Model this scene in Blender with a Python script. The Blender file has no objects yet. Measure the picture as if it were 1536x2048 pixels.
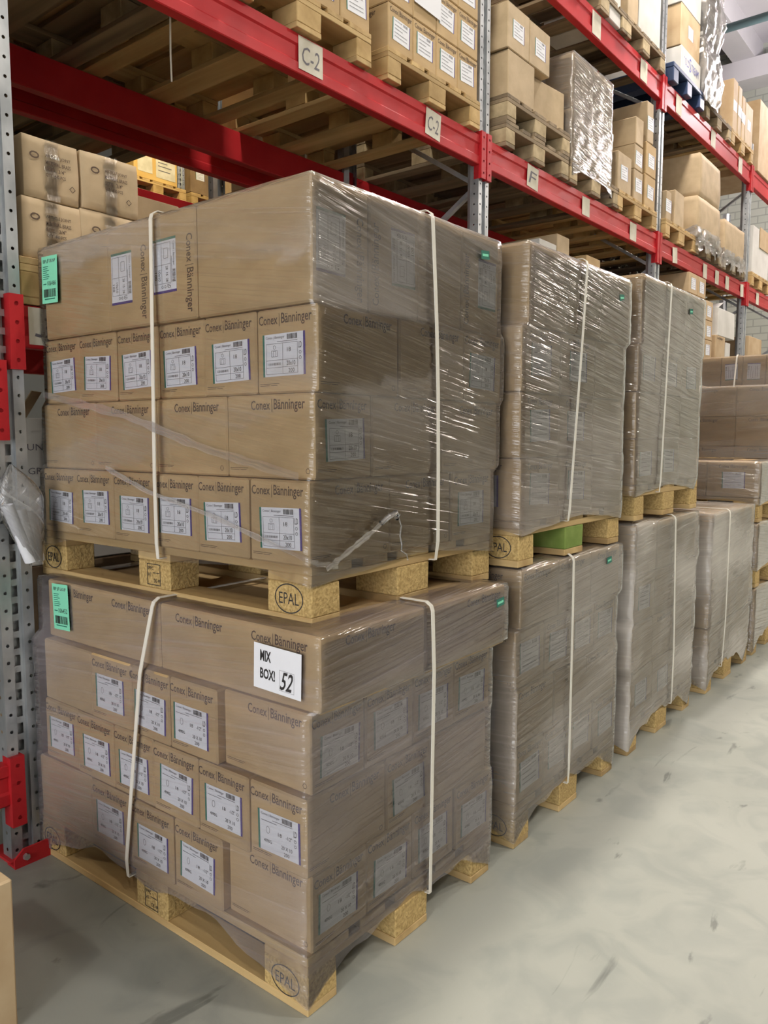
import bpy, bmesh, math, random
from mathutils import Matrix, Vector, noise as mnoise
random.seed(7)
S = bpy.context.scene
C = S.collection
# ------------------------------------------------------------------ camera, world, light, exposure
cam_d = bpy.data.cameras.new('camera'); cam = bpy.data.objects.new('camera', cam_d); C.objects.link(cam)
yaw, pitch = 0.6740657654, -0.0959606966
cam.location = (-1.2193975, -1.1989329, 1.3380919)
fw = Vector((math.cos(yaw)*math.cos(pitch), math.sin(yaw)*math.cos(pitch), math.sin(pitch)))
rt = Vector((math.sin(yaw), -math.cos(yaw), 0)); up = rt.cross(fw)
cam.rotation_euler = Matrix((rt, up, -fw)).transposed().to_euler()
cam_d.sensor_fit = 'HORIZONTAL'; cam_d.sensor_width = 36.0
cam_d.lens = 1577.594/1536*36.0; cam_d.clip_start = .05; cam_d.clip_end = 80
S.camera = cam
S.view_settings.view_transform = 'Standard'; S.view_settings.look = 'None'
S.view_settings.exposure = 0.0; S.view_settings.gamma = 1.0; S.view_settings.use_curve_mapping = False
S.cycles.adaptive_threshold = .08; S.cycles.adaptive_min_samples = 12; S.cycles.max_bounces = 5; S.cycles.diffuse_bounces = 3; S.cycles.glossy_bounces = 2
S.cycles.transparent_max_bounces = 10; S.cycles.caustics_reflective = False; S.cycles.caustics_refractive = False
W = bpy.data.worlds.new('world'); S.world = W; W.use_nodes = True
W.node_tree.nodes['Background'].inputs[0].default_value = (.95, .97, 1.0, 1)
W.node_tree.nodes['Background'].inputs[1].default_value = 6.0
# lamps of the hall and one added for glints on the film: (x, y, z, watts, colour)
LAMPS = [(-4.6, -.9, 5.8, 70, (1, .93, .80)), (1.4, .55, 6.5, 125, (1, .93, .80)), (5.2, .5, 6.4, 150, (1, .92, .84)), (9.6, .2, 5.9, 260, (1, .90, .92)),
         (-2.4, -4.4, 5.8, 90, (1, .93, .82)), (1.6, -3.6, 6.4, 125, (1, .93, .84)), (5.6, -3.2, 6.2, 130, (1, .90, .78)), (10.4, -2.4, 5.4, 170, (1, .88, .76)),
         (3.6, 5.1, 6.2, 170, (1, .80, .42))]
# daylight enters through the open loading door in the wall behind the camera
pd = bpy.data.lights.new('door_portal', 'AREA'); pd.shape = 'RECTANGLE'; pd.size = 5.8; pd.size_y = 4.2; pd.cycles.is_portal = True
po = bpy.data.objects.new('door_portal', pd); C.objects.link(po); po.location = (-7.1, -2.1, 2.1); po.rotation_euler = (math.pi/2, 0, -math.pi/2)

# ------------------------------------------------------------------ materials
def mat(name):
    m = bpy.data.materials.new(name); m.use_nodes = True
    nt = m.node_tree; return m, nt, nt.nodes['Principled BSDF']
def N(nt, t, **kw):
    n = nt.nodes.new(t)
    for k, v in kw.items(): setattr(n, k, v)
    return n
def plain(name, col, rough=.6, metal=0, spec=.5):
    m, nt, b = mat(name)
    b.inputs['Base Color'].default_value = (*col, 1); b.inputs['Roughness'].default_value = rough
    b.inputs['Metallic'].default_value = metal; b.inputs['Specular IOR Level'].default_value = spec
    return m
def noisy(name, c1, c2, scale, rough=.7, stretch=(1, 1, 1), detail=4, bump=0, metal=0, vary=.0, lo=.35, hi=.65, spec=.4):
    m, nt, b = mat(name); L = nt.links.new
    tc = N(nt, 'ShaderNodeTexCoord'); mp = N(nt, 'ShaderNodeMapping'); mp.inputs['Scale'].default_value = stretch
    no = N(nt, 'ShaderNodeTexNoise'); no.inputs['Scale'].default_value = scale; no.inputs['Detail'].default_value = detail
    oi = N(nt, 'ShaderNodeObjectInfo'); ad = N(nt, 'ShaderNodeVectorMath', operation='MULTIPLY_ADD')
    cx = N(nt, 'ShaderNodeCombineXYZ')
    for i in range(3): L(oi.outputs['Random'], cx.inputs[i])
    L(cx.outputs[0], ad.inputs[0]); ad.inputs[1].default_value = (37, 53, 71); L(tc.outputs['Object'], ad.inputs[2])
    L(ad.outputs[0], mp.inputs[0]); L(mp.outputs[0], no.inputs[0])
    rp = N(nt, 'ShaderNodeValToRGB'); e = rp.color_ramp.elements
    e[0].position = lo; e[0].color = (*c1, 1); e[1].position = hi; e[1].color = (*c2, 1)
    L(no.outputs[0], rp.inputs[0])
    hs = N(nt, 'ShaderNodeHueSaturation'); mr = N(nt, 'ShaderNodeMapRange')
    mr.inputs[3].default_value = 1-vary; mr.inputs[4].default_value = 1+vary
    L(oi.outputs['Random'], mr.inputs[0]); L(mr.outputs[0], hs.inputs['Value']); L(rp.outputs[0], hs.inputs['Color'])
    L(hs.outputs[0], b.inputs['Base Color'])
    b.inputs['Roughness'].default_value = rough; b.inputs['Metallic'].default_value = metal; b.inputs['Specular IOR Level'].default_value = spec
    if bump:
        bp = N(nt, 'ShaderNodeBump'); bp.inputs['Strength'].default_value = bump; bp.inputs['Distance'].default_value = .004
        L(no.outputs[0], bp.inputs['Height']); L(bp.outputs[0], b.inputs['Normal'])
    return m
M = {}
M['card'] = noisy('cardboard', (.46, .315, .155), (.53, .370, .190), 7, .75, (1, 1, 2.2), 5, .15, vary=.06)
M['card_tan'] = noisy('cardboard_tan', (.44, .33, .20), (.53, .40, .25), 9, .7, (1, 1, 1), 5, .5, vary=.07)
M['card_orange'] = noisy('cardboard_orange', (.46, .32, .18), (.55, .41, .25), 6, .75, vary=.08)
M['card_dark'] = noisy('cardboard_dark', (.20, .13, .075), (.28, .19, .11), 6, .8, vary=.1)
M['card_white'] = noisy('cardboard_white', (.58, .56, .52), (.68, .66, .62), 5, .75, vary=.05)
M['card_yellow'] = noisy('cardboard_yellow', (.62, .40, .13), (.70, .48, .18), 4, .75, vary=.05)
M['paper'] = plain('white_paper', (.80, .81, .86), .7)
M['paper_old'] = noisy('old_paper', (.60, .56, .45), (.72, .68, .58), 12, .8)
M['green_paper'] = plain('green_paper', (.24, .74, .50), .7)
M['ink'] = plain('black_ink', (.03, .028, .03), .6)
M['ink_soft'] = plain('grey_ink', (.16, .15, .17), .7)
M['ink_brown'] = plain('brown_ink', (.10, .062, .040), .75)
M['ink_green'] = plain('green_ink', (.02, .17, .12), .6)
M['ink_purple'] = plain('purple_ink', (.07, .04, .22), .6)
M['ink_blue'] = plain('blue_ink', (.10, .11, .42), .6)
M['strap'] = plain('white_strap', (.78, .74, .66), .35)
M['wood'] = noisy('yellow_wood', (.40, .26, .10), (.58, .40, .18), 9, .75, (1, 1, 1), 6, .4, vary=.12)
M['wood_x'] = noisy('board_wood_x', (.40, .26, .11), (.58, .41, .19), 9, .75, (.12, 1.6, 1.6), 6, .35, vary=.14)
M['wood_y'] = noisy('board_wood_y', (.40, .26, .11), (.58, .41, .19), 9, .75, (1.6, .12, 1.6), 6, .35, vary=.14)
M['chip'] = noisy('chipboard', (.38, .25, .09), (.66, .47, .20), 130, .9, (1, 1, 1), 5, 1.0, vary=.08, lo=.3, hi=.7)
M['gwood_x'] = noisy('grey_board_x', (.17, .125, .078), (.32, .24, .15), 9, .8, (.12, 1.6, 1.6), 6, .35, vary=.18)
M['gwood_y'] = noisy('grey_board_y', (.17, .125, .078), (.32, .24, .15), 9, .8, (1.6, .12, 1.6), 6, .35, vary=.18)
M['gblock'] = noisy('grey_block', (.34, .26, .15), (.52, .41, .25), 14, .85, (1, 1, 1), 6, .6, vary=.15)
M['green_block'] = noisy('green_block', (.17, .25, .05), (.24, .32, .08), 14, .85)
M['red'] = noisy('red_paint', (.44, .014, .020), (.51, .022, .028), 5, .48, (1, 1, 1), 4, 0, vary=.04, spec=.3)
M['red_dark'] = M['red']
M['zinc'] = noisy('galvanised_steel', (.38, .40, .42), (.56, .58, .60), 16, .42, (1, 1, .5), 3, 0, metal=.75)
M['blue'] = plain('blue_plastic', (.030, .055, .13), .5)
M['bolt'] = plain('bolt_steel', (.5, .5, .5), .4, .8)
M['lamp_metal'] = plain('lamp_housing', (.5, .5, .5), .4, .6)
M['pipe'] = plain('green_pipe', (.10, .16, .17), .5)
M['ceil'] = noisy('painted_ceiling', (.70, .69, .72), (.78, .77, .80), 1.2, .9)
M['wallp'] = plain('painted_wall', (.30, .31, .30), .9)
m, nt, b = mat('lamp_glow'); b.inputs['Emission Color'].default_value = (1, .95, .88, 1); b.inputs['Emission Strength'].default_value = 12; M['glow'] = m
# floor
FLOOR_Y = -1.5   # object origin of the floor slab lies at y = 1.5
m, nt, b = mat('concrete_floor'); Lk = nt.links.new
tc = N(nt, 'ShaderNodeTexCoord')
def nz(scale, detail, sx=(1, 1, 1), dist=0):
    mp = N(nt, 'ShaderNodeMapping'); mp.inputs['Scale'].default_value = sx; Lk(tc.outputs['Object'], mp.inputs[0])
    n = N(nt, 'ShaderNodeTexNoise'); n.inputs['Scale'].default_value = scale; n.inputs['Detail'].default_value = detail; n.inputs['Distortion'].default_value = dist
    Lk(mp.outputs[0], n.inputs[0]); return n
n1 = nz(1.3, 6, dist=.4); n2 = nz(5, 8, (1, 1, 1), 1.2); n3 = nz(2.4, 9, (.6, 1.8, 1), 2.5); n4 = nz(40, 3)
r1 = N(nt, 'ShaderNodeValToRGB'); e = r1.color_ramp.elements
e[0].position = .3; e[0].color = (.365, .378, .335, 1); e[1].position = .7; e[1].color = (.455, .465, .415, 1); Lk(n1.outputs[0], r1.inputs[0])
r2 = N(nt, 'ShaderNodeValToRGB'); e = r2.color_ramp.elements
e[0].position = .34; e[0].color = (.80, .82, .84, 1); e[1].position = .52; e[1].color = (1, 1, 1, 1); Lk(n2.outputs[0], r2.inputs[0])
r3 = N(nt, 'ShaderNodeValToRGB'); e = r3.color_ramp.elements
e[0].position = .30; e[0].color = (.42, .43, .43, 1); e[1].position = .36; e[1].color = (1, 1, 1, 1); Lk(n3.outputs[0], r3.inputs[0])
mx = N(nt, 'ShaderNodeMix', data_type='RGBA', blend_type='MULTIPLY'); mx.inputs[0].default_value = .7; Lk(r1.outputs[0], mx.inputs[6]); Lk(r2.outputs[0], mx.inputs[7])
my = N(nt, 'ShaderNodeMix', data_type='RGBA', blend_type='MULTIPLY'); my.inputs[0].default_value = .75; Lk(mx.outputs[2], my.inputs[6]); Lk(r3.outputs[0], my.inputs[7])
# the strip beside the racks is coloured darker than the driven lane
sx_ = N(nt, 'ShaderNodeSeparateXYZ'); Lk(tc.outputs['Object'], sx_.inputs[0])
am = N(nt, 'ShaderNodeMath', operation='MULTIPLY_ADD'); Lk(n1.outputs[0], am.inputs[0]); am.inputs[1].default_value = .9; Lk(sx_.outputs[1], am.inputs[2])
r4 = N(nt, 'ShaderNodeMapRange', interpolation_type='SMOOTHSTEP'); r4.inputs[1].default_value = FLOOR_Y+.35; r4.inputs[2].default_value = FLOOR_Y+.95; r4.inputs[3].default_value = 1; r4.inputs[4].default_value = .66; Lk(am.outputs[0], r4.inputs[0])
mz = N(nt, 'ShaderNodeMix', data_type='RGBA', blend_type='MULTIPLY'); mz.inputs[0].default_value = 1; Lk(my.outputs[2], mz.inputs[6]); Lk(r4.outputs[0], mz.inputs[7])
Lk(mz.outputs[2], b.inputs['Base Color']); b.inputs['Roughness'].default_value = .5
bp = N(nt, 'ShaderNodeBump'); bp.inputs['Strength'].default_value = .08; bp.inputs['Distance'].default_value = .003; Lk(n4.outputs[0], bp.inputs['Height']); Lk(bp.outputs[0], b.inputs['Normal'])
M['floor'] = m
# block wall far away
m, nt, b = mat('block_wall'); tc = N(nt, 'ShaderNodeTexCoord'); mp = N(nt, 'ShaderNodeMapping'); mp.inputs['Rotation'].default_value = (0, math.pi/2, 0)
br = N(nt, 'ShaderNodeTexBrick'); br.inputs['Scale'].default_value = 2.2
br.inputs['Color1'].default_value = (.50, .53, .46, 1); br.inputs['Color2'].default_value = (.56, .58, .52, 1); br.inputs['Mortar'].default_value = (.38, .40, .36, 1)
sp = N(nt, 'ShaderNodeSeparateXYZ'); cb = N(nt, 'ShaderNodeCombineXYZ')
nt.links.new(tc.outputs['Object'], sp.inputs[0]); nt.links.new(sp.outputs[1], cb.inputs[0]); nt.links.new(sp.outputs[2], cb.inputs[1])
nt.links.new(cb.outputs[0], br.inputs[0]); nt.links.new(br.outputs[0], b.inputs['Base Color']); b.inputs['Roughness'].default_value = .9
M['blockwall'] = m
# stretch film: clear sheet with milky overlaps, creases and gloss; UV in metres (u round the load, v up)
def film_mat(name, haze, streak, tint, tilt, gloss=.35, bump=.9, wrap=True):
    m, nt, b = mat(name); nt.nodes.remove(b); L = nt.links.new; out = nt.nodes['Material Output']
    uv = N(nt, 'ShaderNodeUVMap')
    def tex(scale, rot, detail, dist=0):
        mp = N(nt, 'ShaderNodeMapping'); mp.inputs['Scale'].default_value = (*scale, 1); mp.inputs['Rotation'].default_value = (0, 0, rot)
        v = N(nt, 'ShaderNodeTexNoise'); v.inputs['Scale'].default_value = 1; v.inputs['Detail'].default_value = detail; v.inputs['Distortion'].default_value = dist
        L(uv.outputs[0], mp.inputs[0]); L(mp.outputs[0], v.inputs[0]); return v
    # mapping rotates after scaling, so rotate first with a separate node
    def rtex(scale, rot, detail, dist=0):
        r = N(nt, 'ShaderNodeMapping', vector_type='POINT'); r.inputs['Rotation'].default_value = (0, 0, rot); L(uv.outputs[0], r.inputs[0])
        mp = N(nt, 'ShaderNodeMapping'); mp.inputs['Scale'].default_value = (*scale, 1); L(r.outputs[0], mp.inputs[0])
        v = N(nt, 'ShaderNodeTexNoise'); v.inputs['Scale'].default_value = 1; v.inputs['Detail'].default_value = detail; v.inputs['Distortion'].default_value = dist
        L(mp.outputs[0], v.inputs[0]); return v
    s1 = rtex((1.6, 85), tilt, 2); s2 = rtex((1.2, 22), tilt*1.6, 2); s3 = rtex((1.3, 2.6), tilt, 1)
    def ramp(src, a, b_):
        r = N(nt, 'ShaderNodeMapRange', interpolation_type='SMOOTHSTEP'); r.inputs[1].default_value = a; r.inputs[2].default_value = b_
        L(src, r.inputs[0]); return r.outputs[0]
    def mth(op, x, y):
        n = N(nt, 'ShaderNodeMath', operation=op)
        for i, q in enumerate((x, y)):
            if isinstance(q, (int, float)): n.inputs[i].default_value = q
            else: L(q, n.inputs[i])
        return n.outputs[0]
    f1 = ramp(s1.outputs[0], .48, .74); f2 = ramp(s2.outputs[0], .50, .72); f3 = ramp(s3.outputs[0], .38, .66)
    fac = mth('ADD', haze*.35, mth('MULTIPLY', f3, haze)); fac = mth('ADD', fac, mth('MULTIPLY', f2, streak*.5)); fac = mth('ADD', fac, mth('MULTIPLY', f1, streak))
    if wrap:
        at = N(nt, 'ShaderNodeAttribute'); at.attribute_name = 'wrap'; fac = mth('MULTIPLY', fac, at.outputs['Fac'])
    h = mth('ADD', mth('MULTIPLY', s1.outputs[0], .55), mth('MULTIPLY', s2.outputs[0], .55))
    bpn = N(nt, 'ShaderNodeBump'); bpn.inputs['Strength'].default_value = bump; bpn.inputs['Distance'].default_value = .018; L(h, bpn.inputs['Height'])
    tr = N(nt, 'ShaderNodeBsdfTransparent'); tr.inputs[0].default_value = (.97, .96, .96, 1)
    df = N(nt, 'ShaderNodeBsdfDiffuse'); df.inputs[0].default_value = (*tint, 1)
    mx = N(nt, 'ShaderNodeMixShader'); L(fac, mx.inputs[0]); L(tr.outputs[0], mx.inputs[1]); L(df.outputs[0], mx.inputs[2])
    gl = N(nt, 'ShaderNodeBsdfGlossy'); gl.inputs[0].default_value = (1, 1, 1, 1); gl.inputs['Roughness'].default_value = .14; L(bpn.outputs[0], gl.inputs['Normal'])
    fr = N(nt, 'ShaderNodeFresnel'); fr.inputs[0].default_value = 1.5
    m2 = N(nt, 'ShaderNodeMixShader'); L(mth('MULTIPLY', fr.outputs[0], gloss), m2.inputs[0]); L(mx.outputs[0], m2.inputs[1]); L(gl.outputs[0], m2.inputs[2])
    L(m2.outputs[0], out.inputs[0])
    return m
M['film'] = film_mat('stretch_film', .17, .11, (.62, .56, .52), .16, 1.2)
M['film2'] = film_mat('stretch_film_lilac', .16, .09, (.58, .52, .55), -.10, 1.1)
M['film3'] = film_mat('stretch_film_thick', .18, .12, (.54, .47, .44), .12, 1.4, 1.0)
M['film4'] = film_mat('stretch_film_milky', .32, .13, (.58, .53, .49), -.08, 1.1)
M['film5'] = film_mat('stretch_film_glossy', .16, .14, (.60, .54, .50), .10, 1.8, 1.0)
M['film6'] = film_mat('stretch_film_pale', .50, .12, (.66, .61, .56), -.08, 1.0)
M['tape'] = film_mat('clear_tape', .10, .06, (.60, .47, .30), .1, 2.0, .35, False)
M['fold'] = film_mat('film_fold', .22, .18, (.72, .68, .66), 0, 2.2, .9, False)
M['bag'] = film_mat('plastic_bag', .22, .20, (.80, .80, .80), .9, 2.0, .9, False)

# ------------------------------------------------------------------ helpers
def link(o, parent=None):
    C.objects.link(o)
    if parent is not None: o.parent = parent
    return o
def tag(o, label=None, cat=None, group=None, kind=None):
    if label: o['label'] = label
    if cat: o['category'] = cat
    if group: o['group'] = group
    if kind: o['kind'] = kind
    return o
def empty(name, loc=(0, 0, 0), rz=0):
    o = bpy.data.objects.new(name, None); o.location = loc; o.rotation_euler = (0, 0, rz); return link(o)
def mesh(name, vs, fs, mats, idx=None, smooth=False):
    me = bpy.data.meshes.new(name); me.from_pydata(vs, [], fs)
    for k in (mats if isinstance(mats, (list, tuple)) else [mats]): me.materials.append(M[k])
    if idx: me.polygons.foreach_set('material_index', idx)
    if smooth: me.polygons.foreach_set('use_smooth', [True]*len(fs))
    me.update(); return me
def obj(name, me, parent=None, loc=(0, 0, 0), rot=None, mw=None):
    o = bpy.data.objects.new(name, me); link(o, parent)
    if mw is not None: o.matrix_local = mw
    else:
        o.location = loc
        if rot: o.rotation_euler = rot
    return o
CACHE = {}
def box_mesh(sx, sy, sz, m, bev=.003, jit=0, var=0):
    """bevelled box, base centre at origin"""
    key = (round(sx, 4), round(sy, 4), round(sz, 4), m, bev, jit, var)
    if key in CACHE: return CACHE[key]
    bm = bmesh.new(); bmesh.ops.create_cube(bm, size=1)
    rnd = random.Random(hash(key) % 9999 if False else int(sx*1e4)+int(sy*2e4)+var*77)
    for v in bm.verts: v.co = Vector((v.co.x*sx, v.co.y*sy, (v.co.z+.5)*sz))
    if jit:
        for v in bm.verts: v.co += Vector((rnd.uniform(-jit, jit), rnd.uniform(-jit, jit), rnd.uniform(-jit, 0) if v.co.z > sz*.5 else 0))
    if bev: bmesh.ops.bevel(bm, geom=list(bm.edges), offset=bev, segments=1, affect='EDGES')
    me = bpy.data.meshes.new('box'); bm.to_mesh(me); bm.free(); me.materials.append(M[m]); CACHE[key] = me; return me
def boxobj(name, x0, x1, y0, y1, z0, z1, m, parent=None, bev=.003, jit=0, var=0):
    return obj(name, box_mesh(x1-x0, y1-y0, z1-z0, m, bev, jit, var), parent, ((x0+x1)/2, (y0+y1)/2, z0))
def soft_box(sx, sy, sz, m, bulge=.012, amp=.006, seed=0, n=8):
    """a dented carton: subdivided box with bulging sides and crumpled surface"""
    bm = bmesh.new(); bmesh.ops.create_cube(bm, size=1); bmesh.ops.bevel(bm, geom=list(bm.edges), offset=.008, segments=1, affect='EDGES')
    bmesh.ops.subdivide_edges(bm, edges=list(bm.edges), cuts=n-1, use_grid_fill=True)
    for v in bm.verts:
        x, y, z = v.co; q = Vector((x*sx, y*sy, (z+.5)*sz)); k = max(0, 1-(2*z)**2)
        d = Vector((x*2*bulge*k if abs(x) > .45 else 0, y*2*bulge*k if abs(y) > .45 else 0, (max(0, 1-(2*x)**2)*max(0, 1-(2*y)**2)*-bulge if z > .45 else 0)))
        w = mnoise.noise_vector(Vector((q.x*7+seed*3.1, q.y*7, q.z*7)))*amp*(1 if z > -.45 else .3)
        v.co = q+d+w
    zmin = min(v.co.z for v in bm.verts)
    for v in bm.verts: v.co.z -= zmin
    me = bpy.data.meshes.new('soft'); bm.to_mesh(me); bm.free(); me.materials.append(M[m]); me.polygons.foreach_set('use_smooth', [True]*len(me.polygons)); return me
def bar(p, q, w, h, m, name, parent=None):
    """rectangular bar from p to q"""
    p, q = Vector(p), Vector(q); d = q-p; L = d.length; z = d.normalized(); x = z.orthogonal().normalized(); x = Vector((0, 0, 1)).cross(z).normalized() if abs(z.z) < .99 else Vector((1, 0, 0)); y = z.cross(x)
    mw = Matrix((x, y, z)).transposed().to_4x4(); mw.translation = p
    return obj(name, box_mesh(w, h, L, m, .001), parent, mw=mw)
def tube_mesh(pts, r, m, n=6):
    vs, fs = [], []
    for i, p in enumerate(pts):
        p = Vector(p); a = Vector(pts[max(0, i-1)]); b_ = Vector(pts[min(len(pts)-1, i+1)]); t = (b_-a).normalized(); x = t.orthogonal().normalized(); y = t.cross(x)
        for k in range(n):
            an = 2*math.pi*k/n; vs.append(p+(x*math.cos(an)+y*math.sin(an))*r)
    for i in range(len(pts)-1):
        for k in range(n): fs.append((i*n+k, i*n+(k+1) % n, (i+1)*n+(k+1) % n, (i+1)*n+k))
    return mesh('tube', vs, fs, m, smooth=True)
TX = {}
def text_geo(s, shear=0, thick=0):
    k = (s, shear, thick)
    if k in TX: return TX[k]
    cu = bpy.data.curves.new('t', 'FONT'); cu.body = s; cu.size = 1; cu.resolution_u = 2; cu.shear = shear; cu.offset = thick
    ob = bpy.data.objects.new('t', cu); C.objects.link(ob); dg = bpy.context.evaluated_depsgraph_get()
    me = bpy.data.meshes.new_from_object(ob.evaluated_get(dg))
    vs = [(v.co.x, v.co.y) for v in me.vertices]; fs = [tuple(p.vertices) for p in me.polygons]
    bpy.data.objects.remove(ob); bpy.data.curves.remove(cu); bpy.data.meshes.remove(me)
    x0 = min(v[0] for v in vs); x1 = max(v[0] for v in vs); y0 = min(v[1] for v in vs); y1 = max(v[1] for v in vs)
    TX[k] = ([((a-x0)/(x1-x0), (b_-y0)/(y1-y0)) for a, b_ in vs], fs); return TX[k]
class Print:
    def __init__(s): s.v, s.f, s.i, s.m = [], [], [], []
    def mi(s, m):
        if m not in s.m: s.m.append(m)
        return s.m.index(m)
    def rect(s, x0, y0, x1, y1, m, z=0):
        n = len(s.v); s.v += [(x0, y0, z), (x1, y0, z), (x1, y1, z), (x0, y1, z)]; s.f.append((n, n+1, n+2, n+3)); s.i.append(s.mi(m)); return s
    def frame(s, x0, y0, x1, y1, t, m, z=0):
        s.rect(x0, y0, x1, y0+t, m, z).rect(x0, y1-t, x1, y1, m, z).rect(x0, y0+t, x0+t, y1-t, m, z).rect(x1-t, y0+t, x1, y1-t, m, z); return s
    def text(s, t, x0, y0, w, h, m, z=0, shear=0, thick=0):
        vs, fs = text_geo(t, shear, thick); n = len(s.v); s.v += [(x0+a*w, y0+b_*h, z) for a, b_ in vs]
        s.f += [tuple(n+q for q in f) for f in fs]; s.i += [s.mi(m)]*len(fs); return s
    def ring(s, cx, cy, rx, ry, t, m, z=0, n=28):
        k = len(s.v)
        for i in range(n):
            a = 2*math.pi*i/n; s.v += [(cx+rx*math.cos(a), cy+ry*math.sin(a), z), (cx+(rx-t)*math.cos(a), cy+(ry-t)*math.sin(a), z)]
        for i in range(n):
            j = (i+1) % n; s.f.append((k+2*i, k+2*j, k+2*j+1, k+2*i+1)); s.i.append(s.mi(m))
        return s
    def bars(s, x0, y0, x1, y1, m, z=0, n=16, seed=1):
        r = random.Random(seed); x = x0; w = (x1-x0)/n
        for i in range(n): ww = w*r.choice((.3, .5, .7)); s.rect(x0+i*w, y0, x0+i*w+ww, y1, m, z)
        return s
    def build(s, name): return mesh(name, s.v, s.f, s.m, s.i)
# face frames on a carton: L = side facing -X, R = side facing -Y ; u to the right as seen, v up from the base
def face_mw(face, sx, sy, u, v, off, rot=0):
    if face == 'L': a = Vector((0, -1, 0)); n = Vector((-1, 0, 0)); o = Vector((-sx/2, 0, 0))
    elif face == 'R': a = Vector((1, 0, 0)); n = Vector((0, -1, 0)); o = Vector((0, -sy/2, 0))
    z = Vector((0, 0, 1)); mw = Matrix((a, z, n)).transposed().to_4x4(); mw.translation = o+a*u+z*v+n*off
    return mw @ Matrix.Rotation(rot, 4, 'Z')
# ---- printed pieces (shared meshes)
P_ = {}
b_ = Print().text('Conex', -.093, 0, .068, .0235, 'ink_brown', thick=.012).rect(-.0195, -.006, -.0180, .026, 'ink_brown').text('Bänninger', -.012, -.0075, .105, .0335, 'ink_brown', thick=.012); P_['brand'] = b_.build('brand_print')
b_ = Print().rect(-.045, .004, .02, .0052, 'ink_brown').rect(-.045, 0, -.012, .0012, 'ink_brown').rect(-.008, 0, .014, .0012, 'ink_brown'); P_['fine'] = b_.build('fine_print')
P_['cycle'] = Print().ring(0, 0, .007, .007, .0014, 'ink_brown', n=6).build('recycling_mark')
def label_base(w, h):
    s = .0065; P = Print(); P.rect(-w/2, -h/2, -w/2+s, h/2, 'ink_green').rect(-w/2+s, -h/2, w/2-s, h/2, 'paper').rect(w/2-s, -h/2, w/2, h/2, 'ink_purple'); return P
P_['lab'] = label_base(.140, .098).build('shipping_label')
def lab_print(kind):
    P = Print(); g = 'ink_soft'; P.text('Conex | Bänninger', -.058, .036, .062, .008, g).bars(.012, .034, .046, .046, 'ink', n=18).rect(-.02, .030, .046, .0312, g)
    if kind == 18:
        P.frame(-.058, -.044, .046, .027, .0009, g).rect(-.058, -.012, .046, -.0111, g).rect(-.058, -.029, .046, -.0281, g).rect(-.003, -.044, -.0021, .027, g)
        P.ring(-.030, .018, .0045, .0045, .0009, g).frame(-.040, -.004, -.020, .011, .0009, g).frame(-.0345, -.004, -.0255, .009, .0007, g)
        P.text('18', .012, .006, .012, .010, 'ink').text('20x10', .010, -.0255, .028, .011, 'ink').text('200', .016, -.0415, .019, .0095, 'ink').text('1130 018018010', -.052, -.0235, .042, .006, 'ink')
    elif kind == 12:
        P.rect(-.058, .024, -.005, .0252, g).ring(-.036, .004, .006, .009, .001, g).text('18', -.002, -.002, .012, .009, 'ink').text('-1/2"', .024, -.002, .019, .009, 'ink')
        P.text('4090G', -.050, -.027, .026, .008, 'ink').text('20 X 10', .008, -.029, .036, .009, 'ink').text('200', .016, -.044, .018, .009, 'ink')
    else:
        P.frame(-.058, -.044, .046, .027, .0009, g).rect(-.058, -.012, .046, -.0111, g).rect(-.003, -.044, -.0021, .027, g).frame(-.044, -.002, -.018, .016, .0009, g)
        P.text('28  15  28', .002, .006, .040, .009, 'ink').text('10x10', .010, -.0265, .028, .010, 'ink').text('100', .014, -.0420, .020, .010, 'ink')
    P.text('LD', .049, .012, .010, .014, 'ink').ring(.054, .002, .004, .004, .001, 'ink', n=10).ring(.054, -.010, .004, .004, .001, 'ink', n=10)
    return P.build('label_print')
P_['p18'], P_['p12'], P_['p100'] = lab_print(18), lab_print(12), lab_print(100)
P_['far'] = label_base(.135, .10).build('shipping_label')
b_ = Print().text('Conex | Bänninger', -.055, .036, .06, .008, 'ink_soft').bars(.012, .034, .046, .046, 'ink_soft', n=10)
for yy in (.020, .004, -.014, -.030): b_.rect(-.05, yy, .045 if yy != .004 else .01, yy+.0022, 'ink_soft')
P_['pfar'] = b_.build('label_print')
def decal(o, key, name, mw, parent=None, lab=None):
    c = obj(name, P_[key], parent or o, mw=mw)
    if lab: c['label'] = lab
    return c
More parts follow.
